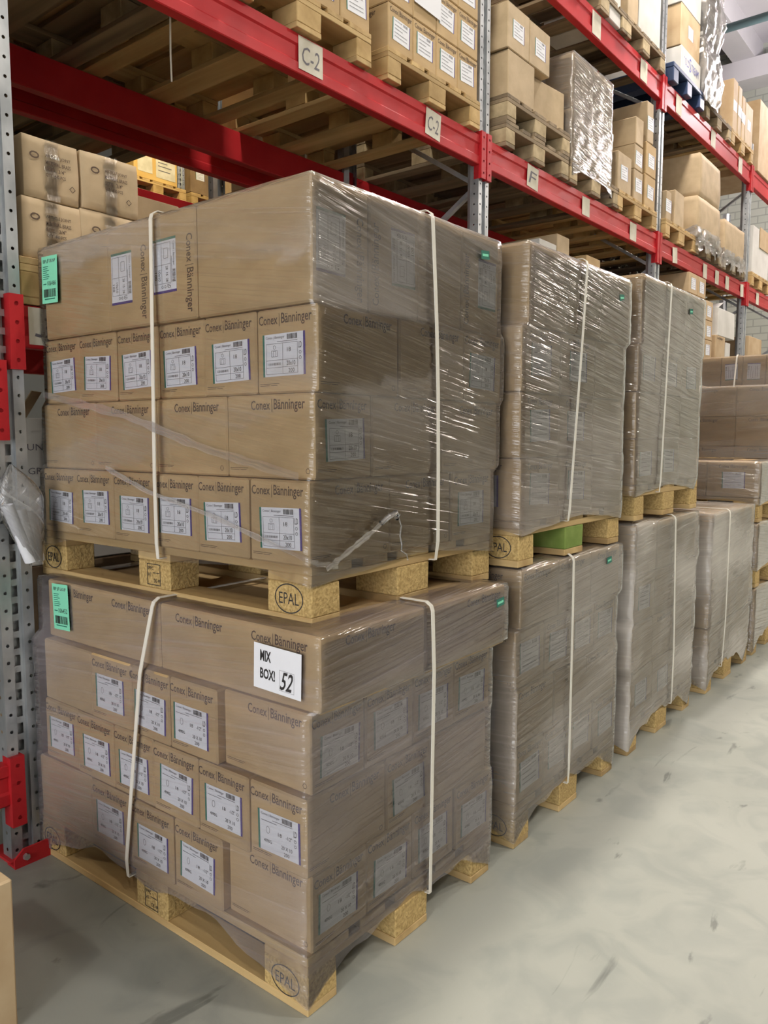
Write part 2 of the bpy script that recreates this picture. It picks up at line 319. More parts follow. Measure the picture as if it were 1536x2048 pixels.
def put(o, face, kind, sx, sy, sz, rnd):
    """prints on one side of a carton o of size sx, sy, sz"""
    w = sy if face == 'L' else sx; jx, jy, jr = rnd.uniform(-.008, .008), rnd.uniform(-.008, .006), rnd.uniform(-.045, .045)
    def lab(pk, u, v, rot=0, base='lab'):
        l = decal(o, base, 'shipping_label', face_mw(face, sx, sy, u, v, .0008, rot)); obj('label_print', P_[pk], l, (0, 0, .0007)); return l
    def brand(u, v, rot=0, sc=1):
        decal(o, 'brand', 'brand_print', face_mw(face, sx, sy, u, v, .0006, rot) @ Matrix.Scale(sc, 4))
    def fine(): 
        decal(o, 'fine', 'fine_print', face_mw(face, sx, sy, -w/2+.055, .018, .0006))
        if w > .25: decal(o, 'cycle', 'recycling_mark', face_mw(face, sx, sy, w/2-.02, .02, .0006))
    if kind == 'B': brand(w/2-.118 if w > .22 else -.002, sz-.036, sc=.97); fine()
    elif kind == 'C': brand(-.02, sz-.036)
    elif kind == 'D': brand(-w/2+.16, sz-.04); brand(w/2-.13, sz-.04)
    elif kind in 'EF': brand(-.004, sz-.036, sc=.93 if w < .205 else 1); lab('p18' if kind == 'E' else 'p12', jx, sz*.44+jy, jr); fine()
    elif kind == 'V': brand(.055, sz*.42, -math.pi/2, 1.05); lab('p100', -.035+jx*.5, sz*.52+jy, -math.pi/2+jr*.5)
    elif kind == 'W': brand(-.065, sz*.42, math.pi/2, 1.05); lab('p100', .03+jx*.5, sz*.52+jy, math.pi/2+jr*.5)
    elif kind == 'f': lab('pfar', jx, sz*.5+jy, jr, 'far'); brand(0, sz-.036, sc=.9)
    elif kind == 'g': lab('pfar', jx, sz*.5+jy, jr, 'far')
    elif kind == 'v': lab('pfar', jx, sz*.5+jy, math.pi/2+jr, 'far')
ORD = ['first', 'second', 'third', 'fourth', 'fifth', 'sixth', 'seventh', 'eighth']
def carton(x0, x1, y0, y1, z0, h, label, group, pl='-', pr='-', m='card', var=0, jit=.0025):
    sx, sy = x1-x0, y1-y0
    if pl != '-' or pr != '-': jit = 0
    o = obj('carton', box_mesh(sx, sy, h, m, .0045, jit, var), None, ((x0+x1)/2, (y0+y1)/2, z0)); tag(o, label, 'carton', group)
    rnd = random.Random(int(x0*1000)*7+int(y0*1000)*3+int(z0*1000))
    if pl != '-': put(o, 'L', pl, sx, sy, h, rnd)
    if pr != '-': put(o, 'R', pr, sx, sy, h, rnd)
    return o

# ------------------------------------------------------------------ pallets
ed = Print().ring(0, 0, .055, .042, .0035, 'ink', n=32).text('EPAL', -.038, -.016, .076, .032, 'ink'); P_['epal'] = ed.build('epal_mark')
ed = Print().frame(-.03, -.03, .03, .03, .002, 'ink').text('IPPC', -.025, .012, .024, .010, 'ink').text('HT', -.025, -.006, .014, .01, 'ink').text('DE 49', -.0, -.022, .028, .01, 'ink').rect(-.004, .004, .026, .006, 'ink'); P_['stamp'] = ed.build('burnt_stamp')
def pallet(x0, y0, z0, label, group, style='y', marks=False, rz=0, odd=None):
    """1200 x 800 pallet, 1200 along Y; x0, y0 is the corner nearest the camera"""
    r = empty('euro_pallet', (x0, y0, z0), rz); tag(r, label, 'pallet', group)
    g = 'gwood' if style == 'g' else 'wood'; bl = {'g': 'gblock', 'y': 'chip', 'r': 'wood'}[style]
    BX = ((0, .1), (.3275, .4725), (.7, .8)); BY = ((0, .145), (.5275, .6725), (1.055, 1.2))
    for i, (a, b2) in enumerate(BX):
        boxobj('bottom_skid', a, b2, 0, 1.2, 0, .022, g+'_y', r, .002)
        for j, (c, d) in enumerate(BY):
            k = boxobj('block', a, b2, c, d, .022, .100, 'green_block' if odd == (i, j) else bl, r, .003, .0015, i*3+j)
            if marks and i == 0:
                if j == 1: decal(k, 'stamp', 'burnt_stamp', face_mw('L', b2-a, d-c, 0, .039, .0012))
                else: decal(k, 'epal', 'epal_mark', face_mw('L', b2-a, d-c, 0, .039, .0012) @ Matrix.Scale(.86, 4))
    for c, d in BY: boxobj('cross_board', 0, .8, c, d, .100, .122, g+'_x', r, .002)
    for a, b2 in ((0, .145), (.1875, .2875), (.3275, .4725), (.5125, .6125), (.655, .8)): boxobj('deck_board', a, b2, 0, 1.2, .122, .144, g+'_y', r, .002)
    return r

# ------------------------------------------------------------------ stretch film and straps
FILMS = []
def ribbon(name, pts, w, up_, parent, seed=0):
    vs, fs = [], []; up_ = Vector(up_)
    P = [Vector(p) for p in pts]; Q = []
    for a, c in zip(P[:-1], P[1:]):
        for i in range(8): Q.append(a.lerp(c, i/8))
    Q.append(P[-1])
    for i, p in enumerate(Q):
        ww = w*(.6+.5*abs(mnoise.noise(Vector((i*.4, seed, 0))))*2)
        vs += [p-up_*ww/2, p+up_*ww/2+Vector((-.0015, -.0015, 0))]
    for i in range(len(Q)-1): fs.append((2*i, 2*i+2, 2*i+3, 2*i+1))
    me = mesh(name, vs, fs, 'fold', smooth=True); ul = me.uv_layers.new(name='UVMap')
    for p in me.polygons:
        for li, vi in zip(p.loop_indices, p.vertices): ul.data[li].uv = ((vi//2)*.02+seed, (vi % 2)*w)
    return obj(name, me, parent)
def film(rings, zb, label, group, m, seed=0, top=.10, amp=.003, nper=30, wrap=lambda s, t, z: 1.0):
    """rings: [(z, x0, x1, y0, y1)] from bottom to top; zb(side, t) lower edge"""
    zs = []
    for a, b2 in zip(rings[:-1], rings[1:]):
        n = max(1, int((b2[0]-a[0])/.022)); zs += [tuple(a[k]+(b2[k]-a[k])*i/n for k in range(5)) for i in range(n)]
    zs.append(rings[-1]); r = .005
    def peri(x0, x1, y0, y1):
        cs = [(x0+r, y0, 0, x1-r, y0), (x1, y0+r, 1, x1, y1-r), (x1-r, y1, 2, x0+r, y1), (x0, y1-r, 3, x0, y0+r)]
        pts = []
        for (ax, ay, s, bx_, by) in cs:
            for i in range(nper+1): t = i/nper; pts.append((ax+(bx_-ax)*t, ay+(by-ay)*t, s, t))
        return pts
    vs, fs, uvs, wr = [], [], [], []; n0 = None; ztop = zs[-1][0]; nrm = ((0, -1), (1, 0), (0, 1), (-1, 0))
    for row, (z, x0, x1, y0, y1) in enumerate(zs):
        P = peri(x0, x1, y0, y1); n0 = len(P); u = 0; prev = P[0]
        for (x, y, s, t) in P:
            u += math.hypot(x-prev[0], y-prev[1]); prev = (x, y)
            low = zb(s, t); zz = low+(ztop-low)*(z-zs[0][0])/(ztop-zs[0][0]) if z < rings[1][0]+.03 else z
            if z < rings[1][0]+.03:
                f = (z-zs[0][0])/(rings[1][0]+.03-zs[0][0]); zz = low+(rings[1][0]+.03-low)*f
            w = mnoise.noise(Vector((u*9+seed*5, zz*22-u*6, seed)))*amp+mnoise.noise(Vector((u*30, zz*70-u*12, seed+9)))*amp*.35
            vs.append((x+nrm[s][0]*w, y+nrm[s][1]*w, zz)); uvs.append((u+seed*3.7, zz)); wr.append(wrap(s, t, zz))
    for i in range(len(zs)-1):
        for k in range(n0):
            q = (k+1) % n0
            fs.append((i*n0+k, i*n0+q, (i+1)*n0+q, (i+1)*n0+k))
    if top:
        z, x0, x1, y0, y1 = zs[-1]
        for st, (ins, dz) in enumerate(((top*.4, .004), (top, .005))):
            P = peri(x0+ins, x1-ins, y0+ins, y1-ins); base = len(vs)-n0
            for k, (x, y, s, t) in enumerate(P): vs.append((x, y, z+dz)); uvs.append((uvs[base+k][0], z+ins)); wr.append(1.0)
            for k in range(n0): q = (k+1) % n0; fs.append((base+k, base+q, base+n0+q, base+n0+k))
    me = mesh('stretch_film', vs, fs, m, smooth=True); ul = me.uv_layers.new(name='UVMap')
    for p in me.polygons:
        us = [uvs[vi][0] for vi in p.vertices]; wrap = max(us)-min(us) > 1.5
        for li, vi in zip(p.loop_indices, p.vertices): ul.data[li].uv = (uvs[vi][0]+(4.0 if wrap and uvs[vi][0]-min(us) < .5 else 0), uvs[vi][1])
    me.attributes.new('wrap', 'FLOAT', 'POINT').data.foreach_set('value', wr)
    o = obj('stretch_film', me); tag(o, label, 'stretch film', group); FILMS.append(o); return o
def strap(axis, pos, rings, z0, label, lean=0, w=.013, back=True):
    """band round a load: axis 'L' lies in the XZ plane at y=pos, 'R' in the YZ plane at x=pos"""
    g = .011; pts = []; n = Vector((0, 1, 0)) if axis == 'L' else Vector((1, 0, 0)); ztop = rings[-1][0]
    i0, i1 = (1, 2) if axis == 'L' else (3, 4)
    def at(c, z):
        s = lean*(z-ztop); return Vector((c, pos+s, z)) if axis == 'L' else Vector((pos+s, c, z))
    def taut(side, sgn):
        q = [(rings[0][0] if k == 0 else r_[0], r_[side]+sgn*g) for k, r_ in enumerate(rings)]; q[0] = (z0, q[0][1]); h = []
        for z_, c_ in q:
            while len(h) >= 2 and sgn*((h[-1][1]-h[-2][1])*(z_-h[-2][0])-(c_-h[-2][1])*(h[-1][0]-h[-2][0])) <= 0: h.pop()
            h.append((z_, c_))
        return [at(c_, z_) for z_, c_ in h]
    path = taut(i0, -1)+[at(rings[-1][i0]+.004, ztop+.010), at(rings[-1][i1]-.004, ztop+.010)]+taut(i1, 1)[::-1]
    vs, fs = [], []; L = len(path)
    for i, p in enumerate(path):
        a, c = path[(i-1) % L], path[(i+1) % L]; t = (c-a).normalized(); o_ = t.cross(n).normalized()*.0012
        for sx in (-1, 1):
            for so in (1, -1): vs.append(p+n*sx*w/2+o_*so)
    for i in range(L):
        j = (i+1) % L
        for a, c in ((0, 1), (1, 3), (3, 2), (2, 0)): fs.append((i*4+a, i*4+c, j*4+c, j*4+a))
    o = obj('strapping_band', mesh('strapping_band', vs, fs, 'strap')); tag(o, label, 'strap', 'white straps round the loads'); return o

# ------------------------------------------------------------------ a palletised load
def load(name, x0, y0, z0, layers, film_m, zb, seed, straps, gname, back=(.8, 1.2), top=.10, amp=.003, wrap=lambda s, t, z: 1.0):
    z = z0; rings = [(z0-.03, x0-.004, x0+back[0]+.004, y0-.004, y0+back[1]+.004)]; nl = len(layers)
    LN = {1: ['only'], 2: ['bottom', 'top'], 3: ['bottom', 'middle', 'top'], 4: ['bottom', 'second', 'third', 'top'], 5: ['bottom', 'second', 'third', 'fourth', 'top']}[nl]
    var = seed*10
    for li, ly in enumerate(layers):
        h, dx, dy = ly['h'], ly.get('dx', 0), ly.get('dy', 0); ax, ay = x0+dx, y0+dy; cx, cy, pl, pr = ly['corner']; mt = ly.get('m', 'card'); lo_ = ly.get('lo', 0)
        hh = h-.002; lay = LN[li]+' layer'; var += 1
        def lb(s): return ' '.join((s+', '+lay+' of '+name).split())
        carton(ax, ax+cx-.003, ay, ay+cy-.003, z, hh, lb('corner carton'), gname, pl, pr, mt, var)
        y = ay+cy
        for i, (wy, wx, k) in enumerate(ly.get('L', [])):
            j = random.Random(var*31+i).uniform(-.004, .004); carton(ax+j+lo_, ax+wx+j+lo_-.003, y, y+wy-.003, z, hh, lb(ORD[i+1]+' carton back along the left side'), gname, k, '-', mt, var+i % 3); y += wy
        x = ax+cx
        for i, (wx, wy, k) in enumerate(ly.get('R', [])):
            j = random.Random(var*57+i).uniform(-.004, .004); carton(x, x+wx-.003, ay+j, ay+wy+j-.003, z, hh, lb(ORD[i+1]+' carton along the aisle side'), gname, '-', k, mt, var+i % 3); x += wx
        o = .007+ly.get('o', 0); X1 = max(x, x0+back[0]-.02); Y1 = max(y, y0+back[1]-.02)
        rings += [(z+.012, ax+min(0, lo_)-o, X1+o, ay-o, Y1+o), (z+h-.010, ax+min(0, lo_)-o, X1+o, ay-o, Y1+o)]
        z += h
    r = list(rings[-1]); r[0] = z+.003; r[1] += .004; r[3] += .004; rings.append(tuple(r))
    film(rings, zb, 'clear stretch film wrapped round the '+name, 'stretch film on the pallet loads', film_m, seed, top, amp, wrap=wrap)
    for ax_, pos, zz, lean in straps:
        strap(ax_, pos, rings, zz, ('white strap down the left side of the ' if ax_ == 'L' else 'white strap down the aisle side of the ')+name, lean)
    return rings, z

# ------------------------------------------------------------------ the hall
def slab(name, x0, x1, y0, y1, z0, z1, m): return tag(boxobj(name, x0, x1, y0, y1, z0, z1, m, None, 0), kind='structure')
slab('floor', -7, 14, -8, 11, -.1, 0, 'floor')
slab('ceiling', -7, 14, -8, 11, 7.35, 7.5, 'ceil')
slab('wall_end', 12.4, 12.6, -8, 11, 0, 7.35, 'blockwall')
slab('wall_behind', -7.2, -7, -8, -5, 0, 7.35, 'wallp'); slab('wall_behind_b', -7.2, -7, .8, 11, 0, 7.35, 'wallp'); slab('wall_behind_lintel', -7.2, -7, -5, .8, 4.2, 7.35, 'wallp')
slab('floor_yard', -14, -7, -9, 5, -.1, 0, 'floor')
slab('wall_right', -7, 12.4, -8.2, -8, 0, 7.35, 'wallp')
slab('wall_left', -7, 12.4, 11, 11.2, 0, 7.35, 'wallp')
for i, yy in enumerate((-5.4, -2.2, 1.0+1.21, 5.4)): slab('trim_%d' % (i+1), -7, 12.4, yy, yy+.32, 7.0, 7.349, 'ceil')
slab('trim_5', 11.95, 12.4, -8, 11, 6.70, 6.999, 'ceil')
slab('trim_6', 5.3, 5.6, -8, 11, 6.80, 6.999, 'ceil')
pp = obj('ceiling_pipe', tube_mesh([(9.6, -3, 6.42), (9.6, 3.2, 6.42)], .05, 'pipe', 10)); tag(pp, 'dark green pipe running across under the ceiling', 'pipe')
LW = ['behind the camera over the stacks', 'over the nearest stacks', 'over the middle of the aisle', 'at the far end of the aisle', 'on the right, behind the camera', 'on the right, level with the nearest stack', 'on the right, further along', 'on the right, added for glints on the film', 'with warm light over the next aisle']
for i, (x, y, z, wt, col) in enumerate(LAMPS):
    r = empty('high_bay_lamp', (x, y, z)); tag(r, 'round high bay lamp '+LW[i], 'lamp', 'high bay lamps')
    boxobj('driver_box', -.08, .08, -.08, .08, .10, .24, 'lamp_metal', r, .01)
    bm = bmesh.new(); bmesh.ops.create_cone(bm, cap_ends=False, segments=24, radius1=.27, radius2=.10, depth=.12); me = bpy.data.meshes.new('shade'); bm.to_mesh(me); bm.free(); me.materials.append(M['lamp_metal']); obj('lamp_shade', me, r, (0, 0, .05))
    bar((0, 0, .24), (0, 0, (7.35 if abs(y-2.4) > .2 else 7.0)-z), .02, .02, 'lamp_metal', 'suspension_rod', r)
    if i == 3: ld = bpy.data.lights.new('lamp_light', 'POINT'); ld.shadow_soft_size = .18
    else: ld = bpy.data.lights.new('lamp_light', 'AREA'); ld.shape = 'DISK'; ld.size = .42
    ld.energy = wt; ld.color = col
    lo = bpy.data.objects.new('lamp_light', ld); link(lo, r); lo.location = (0, 0, -.02 if i != 3 else -.3)

# ------------------------------------------------------------------ nearest stack
PX, PY = .079, .053   # offset of the upper pallet
pallet(0, 0, 0, 'yellow wooden pallet on the floor carrying the nearest stack', 'wooden pallets', 'y', True)
E6 = lambda k: [(.2, .3, k)]*5
low = [dict(h=.192, corner=(.2, .29, 'B', 'F'), L=[(.195, .2, 'F'), (.195, .2, 'F'), (.195, .2, 'F'), (.30, .2, '-')], R=[(.195, .29, 'F')]*3, dx=.016, dy=.0, lo=-.022),
       dict(h=.190, corner=(.29, .19, 'F', 'B'), L=[(.19, .29, 'F')]*5, R=[(.19, .29, 'F'), (.29, .19, '-')], dx=-.004, dy=-.004),
       dict(h=.192, corner=(.19, .30, 'B', 'F'), L=[(.19, .2, 'F'), (.17, .2, 'F'), (.2, .2, 'F'), (.27, .2, '-')], R=[(.195, .3, 'F'), (.195, .3, 'F'), (.195, .3, 'F')], dx=.016, dy=-.002, lo=-.020),
       dict(h=.180, corner=(.40, .585, 'D', 'C'), L=[(.575, .4, 'D')], R=[(.41, .585, 'B')], dx=.022, dy=-.026, o=.002)]
def zb_floor(d):
    def f(s, t):
        e = min(t, 1-t); wob = .012*math.sin(t*17+s*3)+.006*math.sin(t*41+s)
        k = max(0, 1-e/.30)**1.6
        return d+.105-.085*k+wob*(1-k)
    return f
def zb_up(z):
    def f(s, t):
        e = min(t, 1-t); return z+.115-.025*max(0, 1-e/.16)-.01*math.sin(t*9+s)
    return f
rl, z = load('lower load, nearest stack', 0, 0, .144, low, 'film2', zb_floor(0), 1, [('L', .560, .10, -.16), ('R', .425, .09, -.05)], 'cartons of the lower load, nearest stack')
zU = .888
pallet(PX, PY, zU+.006, 'yellow wooden pallet between the two loads of the nearest stack', 'wooden pallets', 'y', True, .0079)
uppr = [dict(h=.2, corner=(.3, .2, 'E', 'B'), L=[(.195, .3, 'E')]*5, R=[(.28, .2, 'B'), (.22, .3, 'E')], dx=.0, dy=-.006),
        dict(h=.2, corner=(.205, .3, 'B', 'E'), L=[(.294, .2, 'B')]*3, R=[(.3, .2, 'B'), (.3, .2, 'B')], dx=.014, dy=-.012),
        dict(h=.198, corner=(.3, .2, 'E', 'B'), L=[(.195, .3, 'E')]*5, R=[(.3, .2, 'B'), (.21, .3, 'E')], dx=.022, dy=-.016),
        dict(h=.277, corner=(.2, .4, '-', 'V'), L=[(.185, .2, 'V'), (.205, .2, 'V'), (.355, .3, '-')], R=[(.2, .3, 'W'), (.21, .3, '-'), (.2, .3, 'W')], dx=.012, dy=-.010)]
def wrap_up(s, t, z):
    if s == 3: return 1.5 if z > 1.79+.05*math.sin(t*5) else (.75 if 1.28+.25*t > z > 1.16+.25*t else .22)
    if s == 0: return 1.05 if z > 1.64 else (.15 if z > 1.44+.12*t and t < .6 else (.8 if z > 1.20-.1*t and t > .12 else .4))
    return 1
ru, z = load('upper load, nearest stack', PX-.014, PY-.001, zU+.150, uppr, 'film', zb_up(zU+.01), 2, [('L', .603, zU+.12, .005), ('R', .515, zU+.11, -.045)], 'cartons of the upper load, nearest stack', (.82, 1.17), wrap=wrap_up)
# gathered folds and the torn tail of the film
xl = .048; yr = .024; F = FILMS[-1]
ribbon('film_fold', [(xl, .834, 1.249), (xl, .633, 1.188), (xl, .382, 1.142), (xl, .198, 1.098), (xl+.004, .036, 1.058), (.075, yr, 1.048), (.14, yr, 1.036)], .018, (0, 0, 1), F, 1)
ribbon('film_fold', [(xl, 1.165, 1.466), (xl, .739, 1.397), (xl, .376, 1.304), (xl, .06, 1.246)], .030, (0, 0, 1), F, 2)
ribbon('film_fold', [(.10, yr, 1.032), (.171, yr, 1.063), (.273, yr, 1.107), (.335, yr, 1.140)], .020, (-.5, 0, .85), F, 3)
obj('film_tail', tube_mesh([(.30, yr, 1.122), (.325, yr-.004, 1.136), (.35, yr-.008, 1.147), (.365, yr-.006, 1.139), (.352, yr-.008, 1.131)], .007, 'fold', 8), F)
obj('film_tail', tube_mesh([(.36, yr-.006, 1.137), (.372, yr-.008, 1.110), (.369, yr-.006, 1.085), (.376, yr-.007, 1.060), (.372, yr-.008, 1.046), (.392, yr-.010, 1.034), (.398, yr-.01, 1.018)], .0022, 'fold', 6), F)
for (x, y, z, lb) in ((.781, .026, 1.856, 'upper load of the nearest stack'), (.788, -.036, .850, 'lower load of the nearest stack'), (1.681, -.018, 1.851, 'upper load of the second stack'), (2.50, -.012, 1.90, 'upper load of the third stack'), (1.64, -.014, .868, 'lower load of the second stack')):
    o = obj('green_sticker', Print().rect(-.022, -.012, .022, .012, 'ink_green').rect(-.016, -.004, .016, .003, 'green_paper', .0005).build('green_sticker'), None, mw=Matrix.Translation((x, y, z)) @ face_mw('R', 0, 0, 0, 0, 0, .1)); tag(o, 'small green sticker on the aisle side of the '+lb, 'sticker', 'small green stickers')
# signs stuck on the film
sg = Print().rect(-.078, -.054, .078, .054, 'paper').text('MIX', -.056, .014, .036, .026, 'ink', .0006, thick=.03).text('BOX!', -.056, -.028, .050, .026, 'ink', .0006, thick=.03).frame(.008, -.044, .056, .004, .0006, 'ink_soft', .0006).text('52', .010, -.042, .042, .044, 'ink', .0007, .4, .012)
me = sg.build('mix_box_sign'); x_ = rl[8][1]-.006
o = obj('mix_box_sign', me, None, mw=Matrix.Translation((rl[8][1]-.006, .095, .802)) @ face_mw('L', 0, 0, 0, 0, 0, -.03)); tag(o, 'white paper reading MIX BOX! 52 on the lower load', 'sign')
def ticket(num, loc, rz, label):
    T = Print().rect(-.045, -.07, .045, .07, 'green_paper').text('IBP', -.036, .050, .018, .010, 'ink', .0006).text('//', -.016, .049, .014, .012, 'ink', .0006, .3, .02).text('GROUP', .0, .050, .034, .010, 'ink_soft', .0006)
    for k in range(7): T.rect(-.036, .038-k*.006, -.036+(.03, .026, .034, .022, .032, .036, .03)[k], .040-k*.006, 'ink_green', .0006)
    T.text(num, -.012, -.018, .048, .014, 'ink', .0006).rect(-.036, -.014, -.018, -.011, 'ink_green', .0006).bars(-.034, -.052, .036, -.028, 'ink', .0006, 22, 5).rect(-.03, -.059, .03, -.056, 'ink_green', .0006)
    o = obj('pallet_ticket', T.build('pallet_ticket'), None, mw=Matrix.Translation(loc) @ face_mw('L', 0, 0, 0, 0, 0, rz)); tag(o, label, 'ticket', 'green pallet tickets')
ticket('106466', (ru[8][1]-.006, 1.128, 1.812), -.03, 'green ticket numbered 106466 on the upper load of the nearest stack')
ticket('106452', (rl[8][1]-.006, 1.035, .822), .04, 'green ticket numbered 106452 on the lower load of the nearest stack')

# ------------------------------------------------------------------ the stacks further along
def std(h, kinds, mt='card', left='B', jit=(0, 0), o=0):
    """aisle-side boxes of equal width, one per kind"""
    w = .80/len(kinds); return dict(h=h, corner=(w, .3, left, kinds[0]), L=[(.3, .2, left)], R=[(w, .3, k) for k in kinds[1:]], m=mt, dx=jit[0], dy=jit[1], o=o)
ST = [(.955, 'second stack'), (1.915, 'third stack'), (2.945, 'fourth stack'), (3.875, 'fifth stack'), (4.85, 'sixth stack'), (5.83, 'seventh stack')]
x = ST[0][0]
pallet(x, 0, 0, 'floor pallet under the second stack', 'wooden pallets', 'y', True)
load('lower load, second stack', x, .0, .144, [std(.193, 'ffff', left='f'), std(.193, 'C-C', left='f'), std(.193, 'gfff', left='B', jit=(-.01, 0)), std(.193, 'CCB', left='f', jit=(.02, 0), o=.004)], 'film4', zb_floor(0), 3, [('R', x+.355, .10, -.01)], 'cartons of the lower load, second stack')
pallet(x, 0, .925, 'pallet with a green block between the loads of the second stack', 'wooden pallets', 'y', True, 0, (1, 0))
load('upper load, second stack', x, -.005, 1.07, [std(.2, 'ff-', left='f', jit=(-.005, 0)), std(.205, 'ff-', left='C', jit=(-.012, 0)), std(.205, 'ff-', left='C', jit=(-.01, 0)), std(.245, '---', left='v', jit=(.018, -.006))], 'film3', zb_up(.935), 4, [('R', x+.395, 1.05, .10)], 'cartons of the upper load, second stack')
x = ST[1][0]
pallet(x, 0, 0, 'floor pallet under the third stack', 'wooden pallets', 'y')
load('lower load, third stack', x, 0, .144, [std(.205, 'gg-', jit=(.0, 0), left='-'), std(.205, '-B-', jit=(-.012, 0), o=.006, left='-'), std(.205, 'g--', jit=(.0, 0), o=.004, left='-'), std(.215, '---', jit=(.01, 0), o=.006, left='-')], 'film6', zb_floor(0), 5, [('R', x+.435, .10, -.06)], 'cartons of the lower load, third stack', (.76, 1.2), amp=.006)
pallet(x, 0, .992, 'yellow pallet between the loads of the third stack', 'wooden pallets', 'y')
load('upper load, third stack', x-.02, 0, 1.138, [std(.19, 'gg-', left='-'), std(.19, '---', left='-'), std(.19, 'gfg', left='-', jit=(.01, 0)), std(.27, '---', left='-', jit=(.03, 0))], 'film3', zb_up(1.0), 6, [('R', x+.30, 1.1, .07)], 'cartons of the upper load, third stack', (.76, 1.2))
x = ST[2][0]
pallet(x, -.01, 0, 'floor pallet under the short fourth stack', 'wooden pallets', 'y')
load('load, short fourth stack', x, -.01, .144, [std(.2, '--', 'card', left='-'), std(.2, '--', left='-', o=.006), std(.2, '--', left='-'), std(.195, '--', left='-', o=.004)], 'film6', zb_floor(0), 7, [('R', x+.25, .10, .03)], 'cartons of the fourth stack', (.70, 1.2), amp=.006, top=.35)
x = ST[3][0]
pallet(x, -.01, 0, 'floor pallet under the fifth stack', 'wooden pallets', 'y')
load('lowest load, fifth stack', x, -.01, .144, [std(.27, '--', left='-')], 'film5', zb_floor(0), 8, [], 'cartons of the fifth stack')
pallet(x, -.01, .42, 'yellow pallet on the lowest load of the fifth stack', 'wooden pallets', 'y')
load('middle load, fifth stack', x, -.01, .566, [std(.245, '--', left='g')], 'film5', zb_up(.43), 9, [], 'cartons of the fifth stack')
pallet(x, -.01, .820, 'pallet under the top load of the fifth stack', 'wooden pallets', 'y')
load('top load, fifth stack', x, -.01, .966, [dict(h=.215, corner=(.27, .31, 'f', '-'), L=[(.3, .27, 'C'), (.3, .27, 'C')], R=[(.26, .3, '-'), (.26, .3, '-')])], 'film5', zb_up(.83), 10, [], 'cartons of the fifth stack')
x = ST[4][0]
pallet(x, 0, 0, 'floor pallet under the sixth stack', 'wooden pallets', 'y')
LL = lambda k: [(.39, .3, k), (.39, .3, k)]
load('lower load, sixth stack', x, 0, .144, [dict(h=.25, corner=(.4, .4, '-', 'C'), L=[], R=[(.4, .4, 'C')]) for _ in range(3)], 'film4', zb_floor(0), 11, [], 'cartons of the sixth stack')
pallet(x, 0, .905, 'pallet between the loads of the sixth stack', 'wooden pallets', 'y')
load('upper load, sixth stack', x, 0, 1.05, [dict(h=.215, corner=(.4, .40, 'C', 'C'), L=LL('C'), R=[(.4, .4, 'C')]) for _ in range(3)], 'film4', zb_up(.915), 12, [('L', .655, 1.0, -.12)], 'cartons of the sixth stack')
x = ST[5][0]
pallet(x, 0, 0, 'floor pallet under the seventh stack', 'wooden pallets', 'y')
load('lower load, seventh stack', x, 0, .144, [dict(h=.30, corner=(.4, .4, '-', 'C'), L=[], R=[(.4, .4, 'C')]) for _ in range(3)], 'film4', zb_floor(0), 13, [], 'cartons of the seventh stack')
pallet(x, 0, 1.055, 'pallet between the loads of the seventh stack', 'wooden pallets', 'y')
load('upper load, seventh stack', x, 0, 1.20, [dict(h=.30, corner=(.4, .25, 'C', 'C'), L=[(.30, .3, 'C'), (.3, .3, 'C'), (.3, .3, 'C')], R=[(.4, .4, 'C')]), dict(h=.25, corner=(.4, .2, '-', 'C'), L=[(.17, .3, '-'), (.15, .3, 'v'), (.15, .3, '-'), (.15, .3, 'v'), (.3, .3, '-')], R=[(.4, .4, 'C')]), dict(h=.25, corner=(.4, .2, '-', 'C'), L=[(.24, .3, '-'), (.18, .3, 'v'), (.17, .3, 'v'), (.34, .3, '-')], R=[(.4, .4, 'C')])], 'film4', zb_up(1.065), 14, [('L', .66, 1.1, -.06)], 'cartons of the seventh stack')

# ------------------------------------------------------------------ rack
YF, YR, PW = 1.2, 2.24, .105
PXS = [-.045+2.715*i for i in range(5)]
def cells(vs, fs, o, a, z, w, pitch, n, r, sq=None):
    """strip along z made of n cells with a hole each; o origin, a in-plane axis, w width"""
    o = Vector(o); a = Vector(a); z = Vector(z)
    for c in range(n):
        b0 = o+z*(c*pitch); k = len(vs)
        out = [(0, 0), (.5, 0), (1, 0), (1, .5), (1, 1), (.5, 1), (0, 1), (0, .5)]
        for (p, q) in out: vs.append(b0+a*p*w+z*q*pitch)
        for (p, q) in out:
            d = Vector((p-.5, q-.5)).normalized()
            if sq: dd = Vector(((p-.5)*2*sq[0], (q-.5)*2*sq[1]))
            else: dd = d*r
            vs.append(b0+a*(w/2+dd.x)+z*(pitch/2+dd.y))
        for i in range(8): j = (i+1) % 8; fs.append((k+i, k+j, k+8+j, k+8+i))
def quad(vs, fs, o, a, b2, w, h):
    k = len(vs); o = Vector(o); a = Vector(a); b2 = Vector(b2); vs += [o, o+a*w, o+a*w+b2*h, o+b2*h]; fs.append((k, k+1, k+2, k+3))
